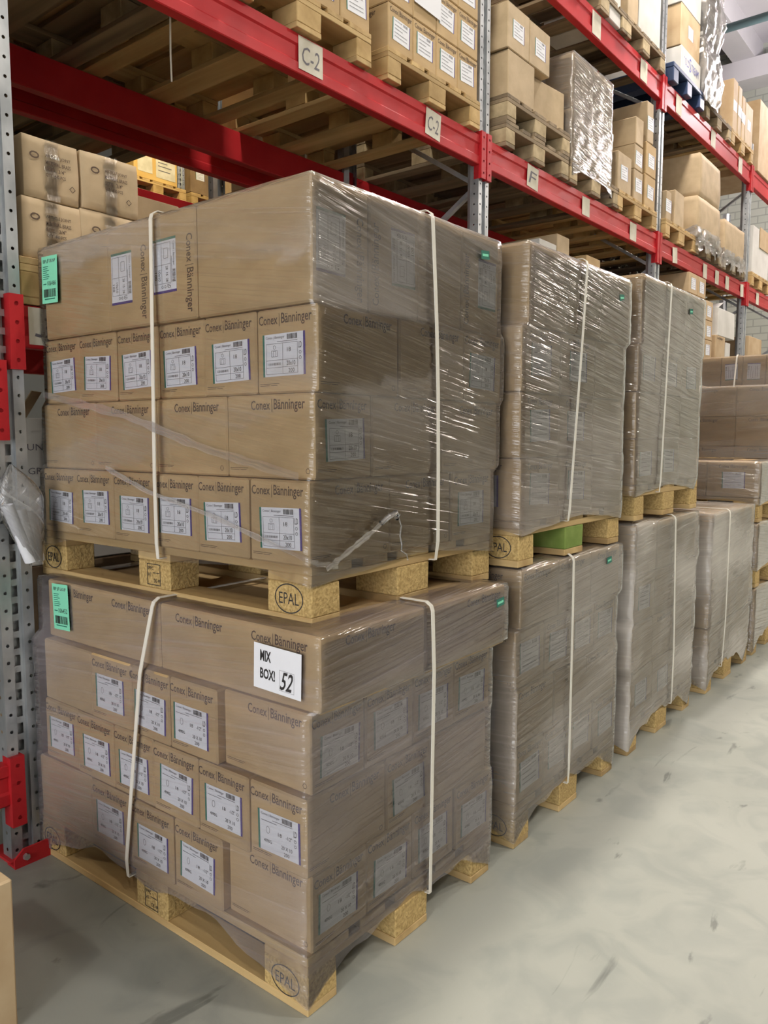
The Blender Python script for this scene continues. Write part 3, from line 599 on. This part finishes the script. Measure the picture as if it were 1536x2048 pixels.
def post_mesh(H=6.05, pitch=.055):
    vs, fs = [], []; n = int(H/pitch); X = Vector((1, 0, 0)); Y = Vector((0, 1, 0)); Z = Vector((0, 0, 1)); h = n*pitch; w = PW/2
    cells(vs, fs, (-w, 0, 0), X, Z, .035, pitch, n, .0055); cells(vs, fs, (w-.035, 0, 0), X, Z, .035, pitch, n, .0055)
    quad(vs, fs, (-w+.035, 0, 0), Y, Z, .014, h); quad(vs, fs, (w-.035, 0, 0), Y, Z, .014, h)
    cells(vs, fs, (-w+.035, .014, 0), X, Z, PW-.07, pitch, n, 0, (.009, .017))
    cells(vs, fs, (-w, 0, 0), Y, Z, .055, pitch, n, .0055); cells(vs, fs, (w, 0, 0), Y, Z, .055, pitch, n, .0055)
    quad(vs, fs, (-w, .055, 0), (.55, .84, 0), Z, .032, h); quad(vs, fs, (w, .055, 0), (-.55, .84, 0), Z, .032, h)
    quad(vs, fs, (-w+.004, .030, 0), X, Z, PW-.008, h)
    return mesh('post', vs, fs, 'zinc')
POST = post_mesh(); POST_S = post_mesh(4.5)
def foot_mesh():
    vs, fs = [], []; bm = bmesh.new(); bmesh.ops.create_cube(bm, size=1)
    for v in bm.verts: v.co = Vector((v.co.x*.13, v.co.y*.14, (v.co.z+.5)*.008))
    me = bpy.data.meshes.new('foot'); bm.to_mesh(me); bm.free(); me.materials.append(M['red']); return me
FOOT = foot_mesh()
def frame_(x, y0, y1, label, short=False):
    P0 = POST_S if short else POST
    r = empty('upright_frame', (x, y0, 0)); tag(r, label, 'rack frame', 'rack upright frames'); d = y1-y0
    obj('post', P0, r, (0, 0, .004)); obj('post', P0, r, (0, d, .004), (0, 0, math.pi))
    for yy in (.05, d-.05):
        obj('foot_plate', FOOT, r, (0, yy, 0))
    z = .25; k = 0
    while z < (3.6 if short else 5.4):
        bar((0, .04 if k % 2 == 0 else d-.04, z), (0, d-.04 if k % 2 == 0 else .04, z+.62), .03, .025, 'zinc', 'brace', r); z += .62; k += 1
    bar((0, .04, .15), (0, d-.04, .15), .03, .025, 'zinc', 'brace', r)
    return r
FN = ['beside the nearest stack', 'rising behind the second stack', 'rising behind the fourth stack', 'at the far right of the rack', 'beyond the far right edge']
for i in range(5): frame_(PXS[i], YF, YR, 'galvanised perforated upright frame '+FN[i], i >= 3)
def foot_bracket():
    r = empty('foot_bracket', (PXS[0]-.07, YF-.055, 0)); tag(r, 'red steel foot bracket bolted to the floor beside the pallet', 'bracket')
    vs = []; pr = [(0, 0), (.155, 0), (.155, .035), (.13, .055), (.03, .055), (0, .03)]
    for y in (0, .008): vs += [(a, y, c) for a, c in pr]
    fs = [(5, 4, 3, 2, 1, 0), tuple(range(6, 12))]+[(i, (i+1) % 6, 6+(i+1) % 6, 6+i) for i in range(6)]
    obj('bracket_plate', mesh('plate', vs, fs, 'red'), r); boxobj('bracket_base', 0, .155, .008, .05, 0, .006, 'red', r, .001)
    for a in (.035, .12):
        bm = bmesh.new(); bmesh.ops.create_cone(bm, cap_ends=True, segments=6, radius1=.011, radius2=.010, depth=.012); me = bpy.data.meshes.new('bolt'); bm.to_mesh(me); bm.free(); me.materials.append(M['bolt'])
        obj('bolt', me, r, (a, -.005, .03), (math.pi/2, 0, 0))
foot_bracket()
def beam_mesh(L, H):
    a = H*.26; pr = [(0, 0), (.003, -.004), (.047, -.004), (.05, 0), (.05, H), (.047, H+.002), (.003, H+.002), (0, H), (0, H-a), (.007, H-a-.008), (.007, a+.008), (0, a)]
    n = len(pr); vs = [(0, y, z) for y, z in pr]+[(L, y, z) for y, z in pr]
    fs = [tuple(range(n-1, -1, -1)), tuple(range(n, 2*n))]+[(i, (i+1) % n, n+(i+1) % n, n+i) for i in range(n)]
    return mesh('beam', vs, [f[::-1] for f in fs], 'red')
def conn_mesh(h):
    vs, fs = [], []; X = Vector((1, 0, 0)); Y = Vector((0, 1, 0)); Z = Vector((0, 0, 1)); n = 4
    cells(vs, fs, (0, 0, 0), X, Z, .045, h/n, n, .0065)
    quad(vs, fs, (0, 0, 0), Y, Z, .05, h); quad(vs, fs, (.045, 0, 0), Y, Z, .05, h); quad(vs, fs, (0, .005, 0), X, Z, .045, h)
    quad(vs, fs, (0, 0, 0), X, Y, .045, .05); quad(vs, fs, (0, 0, h), X, Y, .045, .05)
    me = mesh('conn', vs, fs, 'red'); return me
def beam(i, z, H, y, label, back=False, x0=None, x1=None):
    a = PXS[i]+PW/2 if x0 is None else x0; c = (PXS[i+1]-PW/2) if x1 is None else x1
    key = ('beam', round(c-a, 3), H)
    if key not in CACHE: CACHE[key] = beam_mesh(c-a, H); CACHE[('conn', H)] = conn_mesh(H+.10)
    r = empty('rack_beam', (a, y, z)); tag(r, label, 'rack beam', 'red rack beams')
    if back: obj('beam_body', CACHE[key], r, (c-a, .05, 0), (0, 0, math.pi))
    else: obj('beam_body', CACHE[key], r)
    for xx in (-.045, c-a): obj('connector', CACHE[('conn', H)], r, (xx, (YF-.018-y if abs(y-YF) < .05 else -.012 if not back else .012), -.075))
    return r
BN = ['first bay from the left', 'second bay', 'third bay', 'far right bay']
for i in range(4):
    x1 = None
    beam(i, 2.825, .15, YF-.006, 'red front beam at the second level, '+BN[i], x1=x1)
    if i: beam(i, 4.03, .17, YF-.006, 'red front beam at the third level, '+BN[i], x1=x1)
    beam(i, 1.615, .125, YF+.022 if i == 0 else YF-.006, 'red front beam at the first level, '+BN[i], x1=x1)
    if i < 3:
        beam(i, 2.825, .15, YR-.05, 'red rear beam at the second level, '+BN[i], True)
        beam(i, 1.615, .125, YR-.05, 'red rear beam at the first level, '+BN[i], True)
        if i: beam(i, 4.03, .17, YR-.05, 'red rear beam at the third level, '+BN[i], True)
beam(0, .19, .125, YF-.006, 'low red beam running left from the near upright', x0=PXS[0]-2.6, x1=PXS[0]-PW/2)
beam(0, 1.40, .14, YF-.006, 'red beam at chest height running left from the near upright', x0=PXS[0]-2.6, x1=PXS[0]-PW/2)
frame_(PXS[0]-2.715, YF, YR, 'upright frame of the rack, left of the view')
beam(0, 2.825, .15, YF-.006, 'red second level beam running left from the near upright', x0=PXS[0]-2.66, x1=PXS[0]-PW/2)
beam(0, 1.615, .125, YR-.05, 'red rear beam running left from the near upright', True, x0=PXS[0]-2.66, x1=PXS[0]-PW/2)
beam(0, 2.825, .15, YR-.05, 'red rear second level beam running left from the near upright', True, x0=PXS[0]-2.66, x1=PXS[0]-PW/2)
# back-to-back rack behind
frame_(PXS[0], YR+.22, YR+1.26, 'upright frame of the rack behind, nearest')
frame_(PXS[1], YR+.22, YR+1.26, 'upright frame of the rack behind, second')
beam(0, 2.825, .15, YR+.22, 'red front beam of the rack behind at the second level')
beam(0, 2.825, .15, YR+1.21, 'red far beam of the rack behind at the second level', True)
beam(1, 2.825, .15, YR+.22, 'red beam of the rack behind, second bay')
beam(1, 2.825, .15, YR+1.21, 'red far beam of the rack behind, second bay', True)

# ------------------------------------------------------------------ loads on the rack
Z1, Z2, Z3 = 1.745, 2.982, 4.207; YP = 1.165
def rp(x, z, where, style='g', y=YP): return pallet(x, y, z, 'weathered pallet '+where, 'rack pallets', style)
def rc(x0, x1, z0, h, label, pl='-', pr='-', m='card', y0=YP+.01, d=.3, group='cartons on the rack', jit=.004, rz=0, ry=0):
    o = carton(x0, x1, y0, y0+d, z0, h, label, group, pl, pr, m, int(x0*50) % 5, jit)
    o.rotation_euler = (0, ry, rz); return o
# bay left of the view: unseen loads added to block the door light
for lv, zz_ in enumerate((1.545, Z2)):
    for k in range(3):
        w = ['first', 'second', 'third'][k]+' from the left on the '+['lower', 'upper'][lv]+' level, bay left of the view'
        rp(-2.68+.88*k, zz_, w, 'g'); rc(-2.67+.88*k, -1.89+.88*k, zz_+.146, 1.10 if lv == 0 else .85, 'light-blocking carton, '+w, d=1.1)
# bay 1, second level
rp(.02, Z2, 'overhead, leftmost on the second level'); rp(.85, Z2, 'overhead, middle of the first bay', 'r'); rp(1.77, Z2, 'at the right end of the first bay, second level', 'r')
zc = Z2+.146  # the large overhead cartons of this bay are added to block light
for k, (a, c) in enumerate(((.02, .42), (.43, .82))): rc(a, c, zc, .4, 'light-blocking carton overhead on the leftmost pallet, '+('left' if k == 0 else 'right')+' one', d=1.18, y0=YP+.01)
for k in range(4): rc(.86+.198*k, .86+.198*(k+1)-.003, zc, .2, ORD[k]+' labelled carton along the overhead pallet in the middle', '-', 'f')
rc(.86, 1.64, zc, .4, 'plain light-blocking carton behind the labelled row overhead', d=.86, y0=YP+.33)
for r_ in range(3):
    for k in range(4): rc(1.785+.193*k, 1.785+.193*(k+1)-.003, zc+.203*r_, .2, ORD[k]+' carton of the '+['bottom', 'second', 'third'][r_]+' row left of the second upright', 'C' if k == 0 else '-', 'f' if not (r_ == 1 and k == 1) else 'C')
rc(1.79, 2.55, zc, .5, 'plain light-blocking carton behind the rows left of the second upright', d=.86, y0=YP+.33)
o = obj('document_pouch', Print().rect(-.11, -.15, .11, .15, 'paper').text('PACKING LIST', -.08, .10, .16, .02, 'ink_soft', .0006).rect(-.08, .06, .07, .064, 'ink_soft', .0006).rect(-.08, .03, .05, .034, 'ink_soft', .0006).rect(-.08, -.02, .06, -.016, 'ink_soft', .0006).build('pouch'), None, mw=Matrix.Translation((2.09, YP+.002, zc+.42)) @ face_mw('R', 0, 0, 0, 0, 0, -.03)); tag(o, 'clear pouch with white packing list on the stacked cartons', 'document pouch')
# bay 2
rp(2.85, Z2, 'lower one of the two stacked left in the second bay'); rp(2.86, Z2+.146, 'upper one of the two stacked left in the second bay')
zz = Z2+.292
rc(2.88, 3.19, zz, .245, 'plain lower carton on two pallets right of the second upright', 'f', '-', 'card_tan', d=.4); rc(3.27, 3.65, zz, .245, 'plain carton with crushed corner on the two stacked pallets', '-', '-', 'card_tan', d=.4, rz=-.10, y0=YP+.05)
rc(2.87, 3.12, zz+.25, .25, 'upper carton with blue label on two pallets', 'C', 'g', 'card_tan', d=.4); rc(3.125, 3.38, zz+.25, .245, 'upper carton with glossy tape on two pallets', '-', 'g', 'card_tan', d=.4)
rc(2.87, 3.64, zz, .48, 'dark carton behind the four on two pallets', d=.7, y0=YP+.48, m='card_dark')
rp(3.68, Z2, 'under the film wrapped load of the second bay')
zc = Z2+.146
rw = []
for r_ in range(2):
    for k in range(2): rc(3.70+.31*k, 3.70+.31*(k+1)-.003, zc+.335*r_, .33, ['left', 'right'][k]+' carton in the '+['lower', 'upper'][r_]+' row of the glossy wrapped rack load', 'v' if r_ else '-', '-', 'card_tan', d=.5)
film([(zc-.06, 3.69, 4.35, YP-.002, YP+1.15)]+[(zc+.01, 3.69, 4.335, YP, YP+1.15), (zc+.33, 3.685, 4.335, YP-.005, YP+1.15), (zc+.345, 3.69, 4.33, YP+.002, YP+1.15), (zc+.672, 3.69, 4.335, YP, YP+1.15)], lambda s, t: zc-.05-.05*max(0, 1-min(t, 1-t)/.2), 'glossy crinkled film on the tall rack load, second bay', 'film on the rack loads', 'film5', 21, amp=.006)
rp(4.45, Z2, 'right in the second bay, second level', 'r')
rc(4.47, 4.72, zc, .27, 'small carton with white label, right pallet of the second bay', 'C', 'g', 'card_tan'); rc(4.78, 4.95, zc, .22, 'narrow carton low in the right stack of the second bay', '-', 'g', 'card_tan')
rc(4.78, 4.94, zc+.223, .18, 'narrow carton in the middle of the right stack, second bay', '-', 'g', 'card_tan'); rc(4.79, 4.93, zc+.406, .2, 'narrow carton on top of the right stack, second bay', '-', '-', 'card_tan')
rc(5.0, 5.22, zc, .24, 'carton beside the third upright, lowest of three', '-', 'g', 'card'); rc(5.01, 5.22, zc+.243, .24, 'carton beside the third upright, middle of three', '-', 'g', 'card'); rc(5.02, 5.15, zc+.486, .3, 'tilted carton beside the third upright, top of three', '-', 'g', 'card_tan', ry=-.06)
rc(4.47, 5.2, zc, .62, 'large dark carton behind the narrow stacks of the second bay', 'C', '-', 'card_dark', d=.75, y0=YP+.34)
# bay 3
rp(5.46, Z2, 'left in the third bay, second level', 'r'); rc(5.49, 5.60, zc, .23, 'thin upright carton left in the third bay', '-', 'g', 'card_tan'); rc(5.68, 5.92, zc, .28, 'crumpled upright carton with tape in the third bay', '-', '-', 'card_tan')
rc(5.49, 6.12, zc, .34, 'dark carton behind the upright ones in the third bay', m='card_dark', d=.7, y0=YP+.4)
def soft(x, z, sx, sy, sz, label, m, seed, y=None, bulge=.008, cat='carton'):
    o = obj('bulging_carton' if cat == 'carton' else 'wrapped_bale', soft_box(sx, sy, sz, m, bulge, .008, seed), None, (x+sx/2, (y if y else YP)+sy/2, z)); tag(o, label, cat, 'soft packs on the rack'); return o
rp(6.23, Z2, 'under the bulging wrapped bale of the third bay')
soft(6.24, zc, .68, .8, .36, 'lower pale wrapped bale bulging over the third bay', 'card_tan', 1, cat='bale'); soft(6.26, zc+.362, .62, .8, .37, 'upper pale wrapped bale of the third bay', 'card_tan', 2, cat='bale')
film([(zc-.13, 6.22, 7.0, YP-.03, YP+.9), (zc-.02, 6.22, 6.98, YP-.02, YP+.9), (zc+.10, 6.23, 6.95, YP-.012, YP+.85)], lambda s, t: zc-.10-.03*math.sin(t*23)-.02*math.sin(t*51), 'ragged loose film hanging under the wrapped bale', 'film on the rack loads', 'film4', 22, top=0, amp=.03)
rp(7.08, Z2, 'right in the third bay, second level'); soft(7.10, zc, .70, .7, .33, 'open carton with dusty front, right in the third bay', 'card_tan', 3, bulge=.005)
film([(zc-.14, 7.06, 7.86, YP-.02, YP+.9), (zc-.02, 7.07, 7.84, YP-.015, YP+.9), (zc+.06, 7.09, 7.81, YP-.005, YP+.85)], lambda s, t: zc-.11-.03*math.sin(t*19+1)-.02*math.sin(t*47), 'torn film round the pallet beside the far upright', 'film on the rack loads', 'film4', 23, top=0, amp=.03)
rp(8.16, Z2, 'under the white box of the far right bay', 'r')
o = rc(8.2, 8.88, zc, .50, 'large white carton with an open orange flap at the right edge', m='card_white', d=.7)
fl = boxobj('flap', 8.45-o.location.x, 8.87-o.location.x, -.36, -.352, .30, .52, 'card_orange', o, .001)
# third level
rp(3.75, Z3, 'left on the third level of the second bay'); rp(4.52, Z3, 'right on the third level of the second bay', 'g')
zt = Z3+.146
rc(3.80, 4.20, zt, .35, 'dark carton high on the third level, second bay', m='card_dark', d=.9); rc(4.24, 4.44, zt-.14, .25, 'white wrapped parcel hanging over the third level beam', m='card_white', d=.5)
rc(4.56, 4.76, zt, .5, 'plain tan carton high left of the third upright', m='card_tan', d=.5); rc(4.78, 5.22, zt, .5, 'large white carton high left of the third upright', m='card_white', d=.8)
def slatted(x, label):  # dark sheet pallet
    r = empty('plastic_pallet', (x, YP-.02, Z3)); tag(r, label, 'pallet')
    boxobj('deck', 0, .80, 0, 1.1, .11, .15, 'blue', r, .006)
    for a in (0, .34, .68): boxobj('runner', a, a+.12, 0, 1.1, 0, .11, 'blue', r, .006)
slatted(5.47, 'dark blue plastic pallet high in the third bay')
rc(5.66, 6.17, zt+.004, .20, 'white carton lettered COLDSTREAM on the blue pallet', m='card_white', d=.7, y0=YP-.01)
cs = bpy.context.scene.objects; o = [q for q in cs if q.get('label', '').startswith('white carton lettered')][0]
obj('lettering', Print().text('COLD', -.20, -.03, .14, .06, 'ink_blue').text('S', -.055, -.05, .05, .11, 'ink_blue').text('TREAM', .0, -.03, .19, .06, 'ink_blue').build('lettering'), o, mw=face_mw('R', .51, .7, 0, .1, .002))
rc(5.66, 6.15, zt+.207, .33, 'brown carton above the lettered white one', '-', 'g', 'card_orange', d=.7, y0=YP); rc(5.65, 6.15, zt+.54, .35, 'white carton above the brown one, third level', m='card_white', d=.7, y0=YP)
soft(6.22, Z3+.14, .42, .7, .48, 'lower puffy film wrapped bale beside the blue pallet', 'card_white', 5, cat='bale', bulge=.03); soft(6.22, Z3+.625, .42, .7, .5, 'upper puffy film wrapped bale beside the blue pallet', 'card_white', 6, cat='bale', bulge=.03)
film([(Z3+.12, 6.20, 6.66, YP-.03, YP+.75), (Z3+.35, 6.17, 6.69, YP-.06, YP+.77), (Z3+.62, 6.21, 6.65, YP-.02, YP+.75), (Z3+.85, 6.16, 6.70, YP-.06, YP+.77), (Z3+1.13, 6.2, 6.66, YP-.03, YP+.75)], lambda s, t: Z3+.10, 'shiny puffy film round the tall white bales', 'film on the rack loads', 'film5', 24, amp=.02)
rp(6.40, Z3, 'right of the blue pallet, third level', 'g', YP)
rp(7.22, Z3, 'at the right end of the third bay, third level', 'r')
rc(6.75, 7.15, zt, .22, 'dark carton on the third level beside the puffy bales', m='card_dark', d=.8, y0=YP+.1)
for k, (a, c, h, mm) in enumerate(((7.25, 7.40, .48, 'card_orange'), (7.44, 7.55, .47, 'card_tan'), (7.58, 7.68, .42, 'card_orange'), (7.70, 7.98, .40, 'card_tan'))): rc(a, c, zt, h, ORD[k]+' upright carton of the far third level row', '-', 'g', mm)
rc(6.85, 8.0, zt, .66, 'long orange brown carton behind the far third level row', m='card_orange', d=.5, y0=YP+.45); 
rc(8.25, 8.95, Z3, .75, 'big pale orange carton at the upper right edge', m='card_orange', d=.6)
# first level
rp(.02, Z1, 'on the first level behind the nearest stack', 'r', 1.22); z1 = Z1+.146
def taped(x, z, sx, sz, label, seed):
    o = obj('carton', soft_box(sx, .32, sz, 'card_tan', .003, .0045, seed), None, (x+sx/2, 1.235+.16, z)); tag(o, label, 'carton', 'battered cartons on the first level')
    T = Print(); n = 10; h = sz
    vs, fs = [], []
    for i in range(n+1):
        zz_ = h*i/n
        for a in (-.022, .022): vs.append((a+.004*math.sin(i*2.1), -.1675-.0025*math.sin(i*1.7+seed), zz_))
    for i in range(n): fs.append((2*i, 2*i+1, 2*i+3, 2*i+2))
    me = mesh('tape', vs, fs, 'tape'); ul = me.uv_layers.new(name='UVMap')
    for p in me.polygons:
        for li, vi in zip(p.loop_indices, p.vertices): v = vs[vi]; ul.data[li].uv = (v[2]*3, v[0]*3)
    obj('clear_tape', me, o)
    Q = Print()
    for k, s in enumerate(('ARTICLE JOINT', 'MATERIAL BRASS', 'SIZE   3/4"', 'QTY  440 PCS')): Q.text(s, -.022, .118-k*.019, .084 if k < 2 else .066, .012, 'ink_brown', thick=.015)
    Q.ring(-.058, .118, .016, .011, .005, 'ink_brown', n=12).ring(.066, .040, .011, .011, .003, 'ink_brown', n=4)
    obj('carton_print', Q.build('carton_print'), o, mw=face_mw('R', sx, .32, 0, sz/.19*.01, .0085))
    return o
taped(.04, z1, .195, .183, 'battered taped carton, lower left of the four on the first level', 1); taped(.05, z1+.186, .185, .185, 'battered taped carton, upper left of the four on the first level', 2)
taped(.24, z1, .215, .190, 'battered taped carton, lower right of the four on the first level', 3); taped(.245, z1+.192, .21, .182, 'battered taped carton, upper right of the four on the first level', 4)
rc(.50, .78, z1, .345, 'plain tan carton right of the taped ones, first level', m='card_tan', d=.5, y0=1.42)
rc(.05, .75, z1, .25, 'large carton behind the taped ones', m='card_tan', d=.4, y0=1.95)
# bay 2 first level: what shows above the second stack
rp(3.35, Z1, 'behind the second stack on the first level'); 
for k, (a, c, h, mm) in enumerate(((3.42, 3.66, .70, 'card_white'), (3.68, 3.86, .78, 'card_tan'), (3.88, 4.10, .66, 'card_tan'), (4.12, 4.36, .72, 'card'))): rc(a, c, z1, h, ORD[k]+' open carton showing above the second stack', m=mm, d=.5, y0=YP+.08)
# bay 3 first level
rp(6.1, Z1, 'under the small labelled cartons, third bay first level', 'r'); rp(7.0, Z1, 'under the white flapped box, third bay first level')
for k in range(3):
    for r_ in range(5 if k < 2 else 4): rc(6.13+.245*k, 6.13+.245*k+.235, z1+.183*r_, .18, ORD[k]+' column, '+['lowest', 'second', 'third', 'fourth', 'topmost'][r_]+' small labelled carton, third bay first level', '-', 'g', 'card_orange', d=.28, jit=.006)
rc(6.13, 6.85, z1, .9, 'long dark carton behind the small labelled columns', m='card', d=.7, y0=YP+.32)
rc(6.98, 7.30, z1, .44, 'brown carton under the white flapped box', '-', 'C', 'card_orange'); rc(7.33, 7.48, z1, .40, 'narrow white carton beside the far upright', m='card_white')
o = rc(7.05, 7.62, z1+.443, .27, 'white carton with lifted flap, third bay first level', m='card_white', d=.45); bar((-.278, -.01, .272), (-.12, -.01, .335), .42, .003, 'card_white', 'flap', o)
rp(8.16, Z1, 'on the first level of the far right bay'); rc(8.2, 8.75, z1, .55, 'brown carton at the right edge, first level', '-', 'g', 'card_orange', d=.5)
# pallets of the rack behind
rp(.05, Z2, 'overhead in the rack behind, far left', 'g', YR+.2); rc(.06, .84, Z2+.146, .5, 'large carton overhead in the rack behind', d=1.1, y0=YR+.22)
rp(.88, Z2, 'overhead in the rack behind, second from the left', 'g', YR+.2); rc(.89, 1.60, Z2+.146, .5, 'second large carton overhead in the rack behind', d=1.1, y0=YR+.22)
for i in (1, 2):  # large dark cartons added here to block light from the next aisle
    for lv, zz_ in enumerate((Z1, Z2, Z3)):
        if True:
            w = ['first', 'second', 'third'][lv]+' level, '+BN[i]
            if not (i == 1 and lv == 1): beam(i, (1.615, 2.825, 4.03)[lv], (.125, .15, .17)[lv], YR+.22, 'red beam of the rack behind, '+w)
        for k in range(3):
            xx = PXS[i]+.10+.88*k; w = ['left', 'middle', 'right'][k]+' on the '+['first', 'second', 'third'][lv]+' level, '+BN[i]
            rp(xx, zz_, 'in the rack behind, '+w, 'g', YR+.2); rc(xx+.01, xx+.79, zz_+.146, .78, 'light-blocking dark carton in the rack behind, '+w, m='card_dark', d=.9, y0=YR+.3)
frame_(PXS[2], YR+.22, YR+1.26, 'upright frame of the rack behind, third')
# ---- rack across the next aisle, in warm light
frame_(4.98, 6.9, 7.9, 'upright frame of the rack across the next aisle, left'); frame_(6.05, 6.9, 7.9, 'upright frame of the rack across the next aisle, right')
beam(0, 4.02, .14, 6.89, 'red beam of the rack across the next aisle', x0=2.3, x1=4.92)
pallet(4.22, 6.86, 4.165, 'pallet under the yellow lit carton across the next aisle', 'rack pallets', 'r')
o = carton(4.30, 4.90, 6.87, 7.5, 4.312, .31, 'yellow lit carton with white papers across the next aisle', 'cartons across the next aisle', '-', '-', 'card_yellow')
obj('paper_label', Print().rect(-.25, -.09, -.05, .09, 'paper_old').rect(.0, -.11, .27, .11, 'paper_old').rect(.03, .06, .16, .07, 'ink_soft', .001).rect(.03, .02, .22, .03, 'ink_soft', .001).rect(.03, -.03, .2, -.02, 'ink_soft', .001).build('paper_label'), o, mw=face_mw('R', .60, .63, 0, .16, .002))
pallet(5.10, 6.86, 4.165, 'pallet under the dark cartons across the next aisle', 'rack pallets', 'r')
beam(0, 4.02, .14, 6.89, 'red beam of the rack across the next aisle, right', x0=5.04, x1=7.4)
carton(5.10, 5.40, 6.87, 7.4, 4.312, .42, 'dark carton with label across the next aisle', 'cartons across the next aisle', '-', 'g', 'card_dark'); carton(5.42, 5.95, 6.87, 7.4, 4.312, .40, 'warm lit carton across the next aisle', 'cartons across the next aisle', '-', '-', 'card_orange')
pallet(6.12, 6.86, 4.165, 'pallet at the right across the next aisle', 'rack pallets', 'r'); carton(6.13, 6.95, 6.87, 7.4, 4.312, .40, 'warm lit carton at the right across the next aisle', 'cartons across the next aisle', '-', '-', 'card_orange')
# ---- on the floor of the first bay, behind the nearest stack
rp(.04, 0, 'on the floor behind the nearest stack', 'g', 1.36)
o = carton(.07, .62, 1.38, 1.9, .90, .50, 'grey white carton lettered UNIV GRE behind the nearest stack', 'cartons behind the nearest stack', '-', '-', 'card_white')
obj('lettering', Print().text('UNIVERSAL', -.245, .06, .20, .022, 'ink_soft').text('GREASE', -.245, -.02, .13, .022, 'ink_soft').rect(-.21, -.07, -.12, -.062, 'ink_soft').rect(-.21, -.09, -.14, -.082, 'ink_soft').rect(-.19, -.14, -.13, -.105, 'ink_soft').build('lettering'), o, mw=face_mw('R', .55, .52, 0, .33, .002))
bar((-.262, -.26, .498), (-.225, -.30, .585), .09, .003, 'card_tan', 'flap', o)
carton(.06, .64, 1.38, 1.9, .144, .38, 'dark carton low behind the nearest stack', 'cartons behind the nearest stack', '-', '-', 'card_dark'); carton(.07, .63, 1.38, 1.9, .526, .372, 'dark middle carton behind the nearest stack', 'cartons behind the nearest stack', '-', '-', 'card_dark')
# ---- carton at the left edge, close to the camera
carton(-.85, -.43, .49, .85, 0, .36, 'plain tan carton at the lower left edge, close by', 'loose cartons', '-', '-', 'card_orange')

# ------------------------------------------------------------------ paper signs on the beams
def sign(x, z, w, h, txt, label, rot=0, y=YF-.0085):
    P = Print().rect(-w/2, -h/2, w/2, h/2, 'paper_old')
    if txt: P.text(txt, -w*.36, -h*.3, w*.72, h*.55, 'ink_soft', .0006, .15)
    o = obj('paper_sign', P.build('paper_sign'), None, mw=Matrix.Translation((x, y, z)) @ face_mw('R', 0, 0, 0, 0, 0, rot)); tag(o, label, 'sign', 'paper signs on the beams')
sign(1.285, 2.905, .145, .13, 'C-2', 'white paper sign marked C-2 under the middle overhead pallet'); sign(2.17, 2.90, .13, .13, 'C-2', 'creased paper sign marked C-2 left of the second upright', -.08)
sign(3.22, 2.90, .14, .13, 'F', 'paper sign marked F right of the second upright', -.06); sign(3.98, 2.895, .12, .12, None, 'blank paper sign under the glossy wrapped rack load'); sign(4.83, 2.895, .13, .13, None, 'blank paper sign left of the third upright')
for k, (xx, rr) in enumerate(((5.78, .1), (6.62, 0), (7.0, 0), (7.35, .0), (7.9, .1), (8.55, 0))): sign(xx, 2.885, .12, .13, None, ORD[k]+' small blank paper sign right of the third upright', rr)
for k, xx in enumerate((4.08, 4.95, 5.75, 6.72, 7.65)): sign(xx, 4.11, .14, .15, None, ORD[k]+' blank paper sign on the third level beam')
sign(.105, 1.68, .13, .115, '3', 'paper sign with a curved mark on the first level beam, far left', y=YF+.0195)

# ------------------------------------------------------------------ plastic bag with papers on the near upright
r = empty('plastic_bag', (-.045, 1.125, .945)); r.scale = (1.32, 1.3, 1.0); tag(r, 'clear plastic bag of papers hanging on the near upright', 'bag')
vs, fs, uv = [], [], []; nr, ns = 18, 20
prof = [(0, .016, .010), (.06, .030, .018), (.12, .042, .026), (.18, .052, .030), (.215, .054, .026), (.25, .045, .020), (.28, .026, .012), (.30, .010, .006), (.31, .003, .003)]
for i in range(nr+1):
    h = .31*i/nr; k = max(j for j in range(len(prof)) if prof[j][0] <= h+1e-9); k = min(k, len(prof)-2); t = (h-prof[k][0])/(prof[k+1][0]-prof[k][0]); rx = prof[k][1]+(prof[k+1][1]-prof[k][1])*t; ry = prof[k][2]+(prof[k+1][2]-prof[k][2])*t
    for j in range(ns):
        a = 2*math.pi*j/ns; w = 1+.14*mnoise.noise(Vector((math.cos(a)*2, math.sin(a)*2, h*12)))
        vs.append((rx*w*math.cos(a)-.028+.05*(1-h/.31), ry*w*math.sin(a), h)); uv.append((j/ns*.3, h))
for i in range(nr):
    for j in range(ns): fs.append((i*ns+j, i*ns+(j+1) % ns, (i+1)*ns+(j+1) % ns, (i+1)*ns+j))
me = mesh('bag_skin', vs, fs, 'bag', smooth=True); ul = me.uv_layers.new(name='UVMap')
for p in me.polygons:
    for li, vi in zip(p.loop_indices, p.vertices): ul.data[li].uv = uv[vi]
obj('bag_skin', me, r)
for k, (ox, a, hh) in enumerate(((-.018, -.14, .19), (.0, -.2, .175), (.016, -.1, .165))): obj('rolled_paper', tube_mesh([(ox*.6+.02, .002*k, .012), (ox*1.6-.012, .002*k, hh)], .014, 'paper', 12), r)
# loose twine under the overhead pallets, torn film tail
tw = obj('hanging_twine', tube_mesh([(.70, 1.35, 2.98), (.715, 1.37, 2.90), (.75, 1.42, 2.80), (.79, 1.47, 2.72)], .004, 'strap')); tag(tw, 'thin pale twine hanging under the overhead pallets', 'twine')
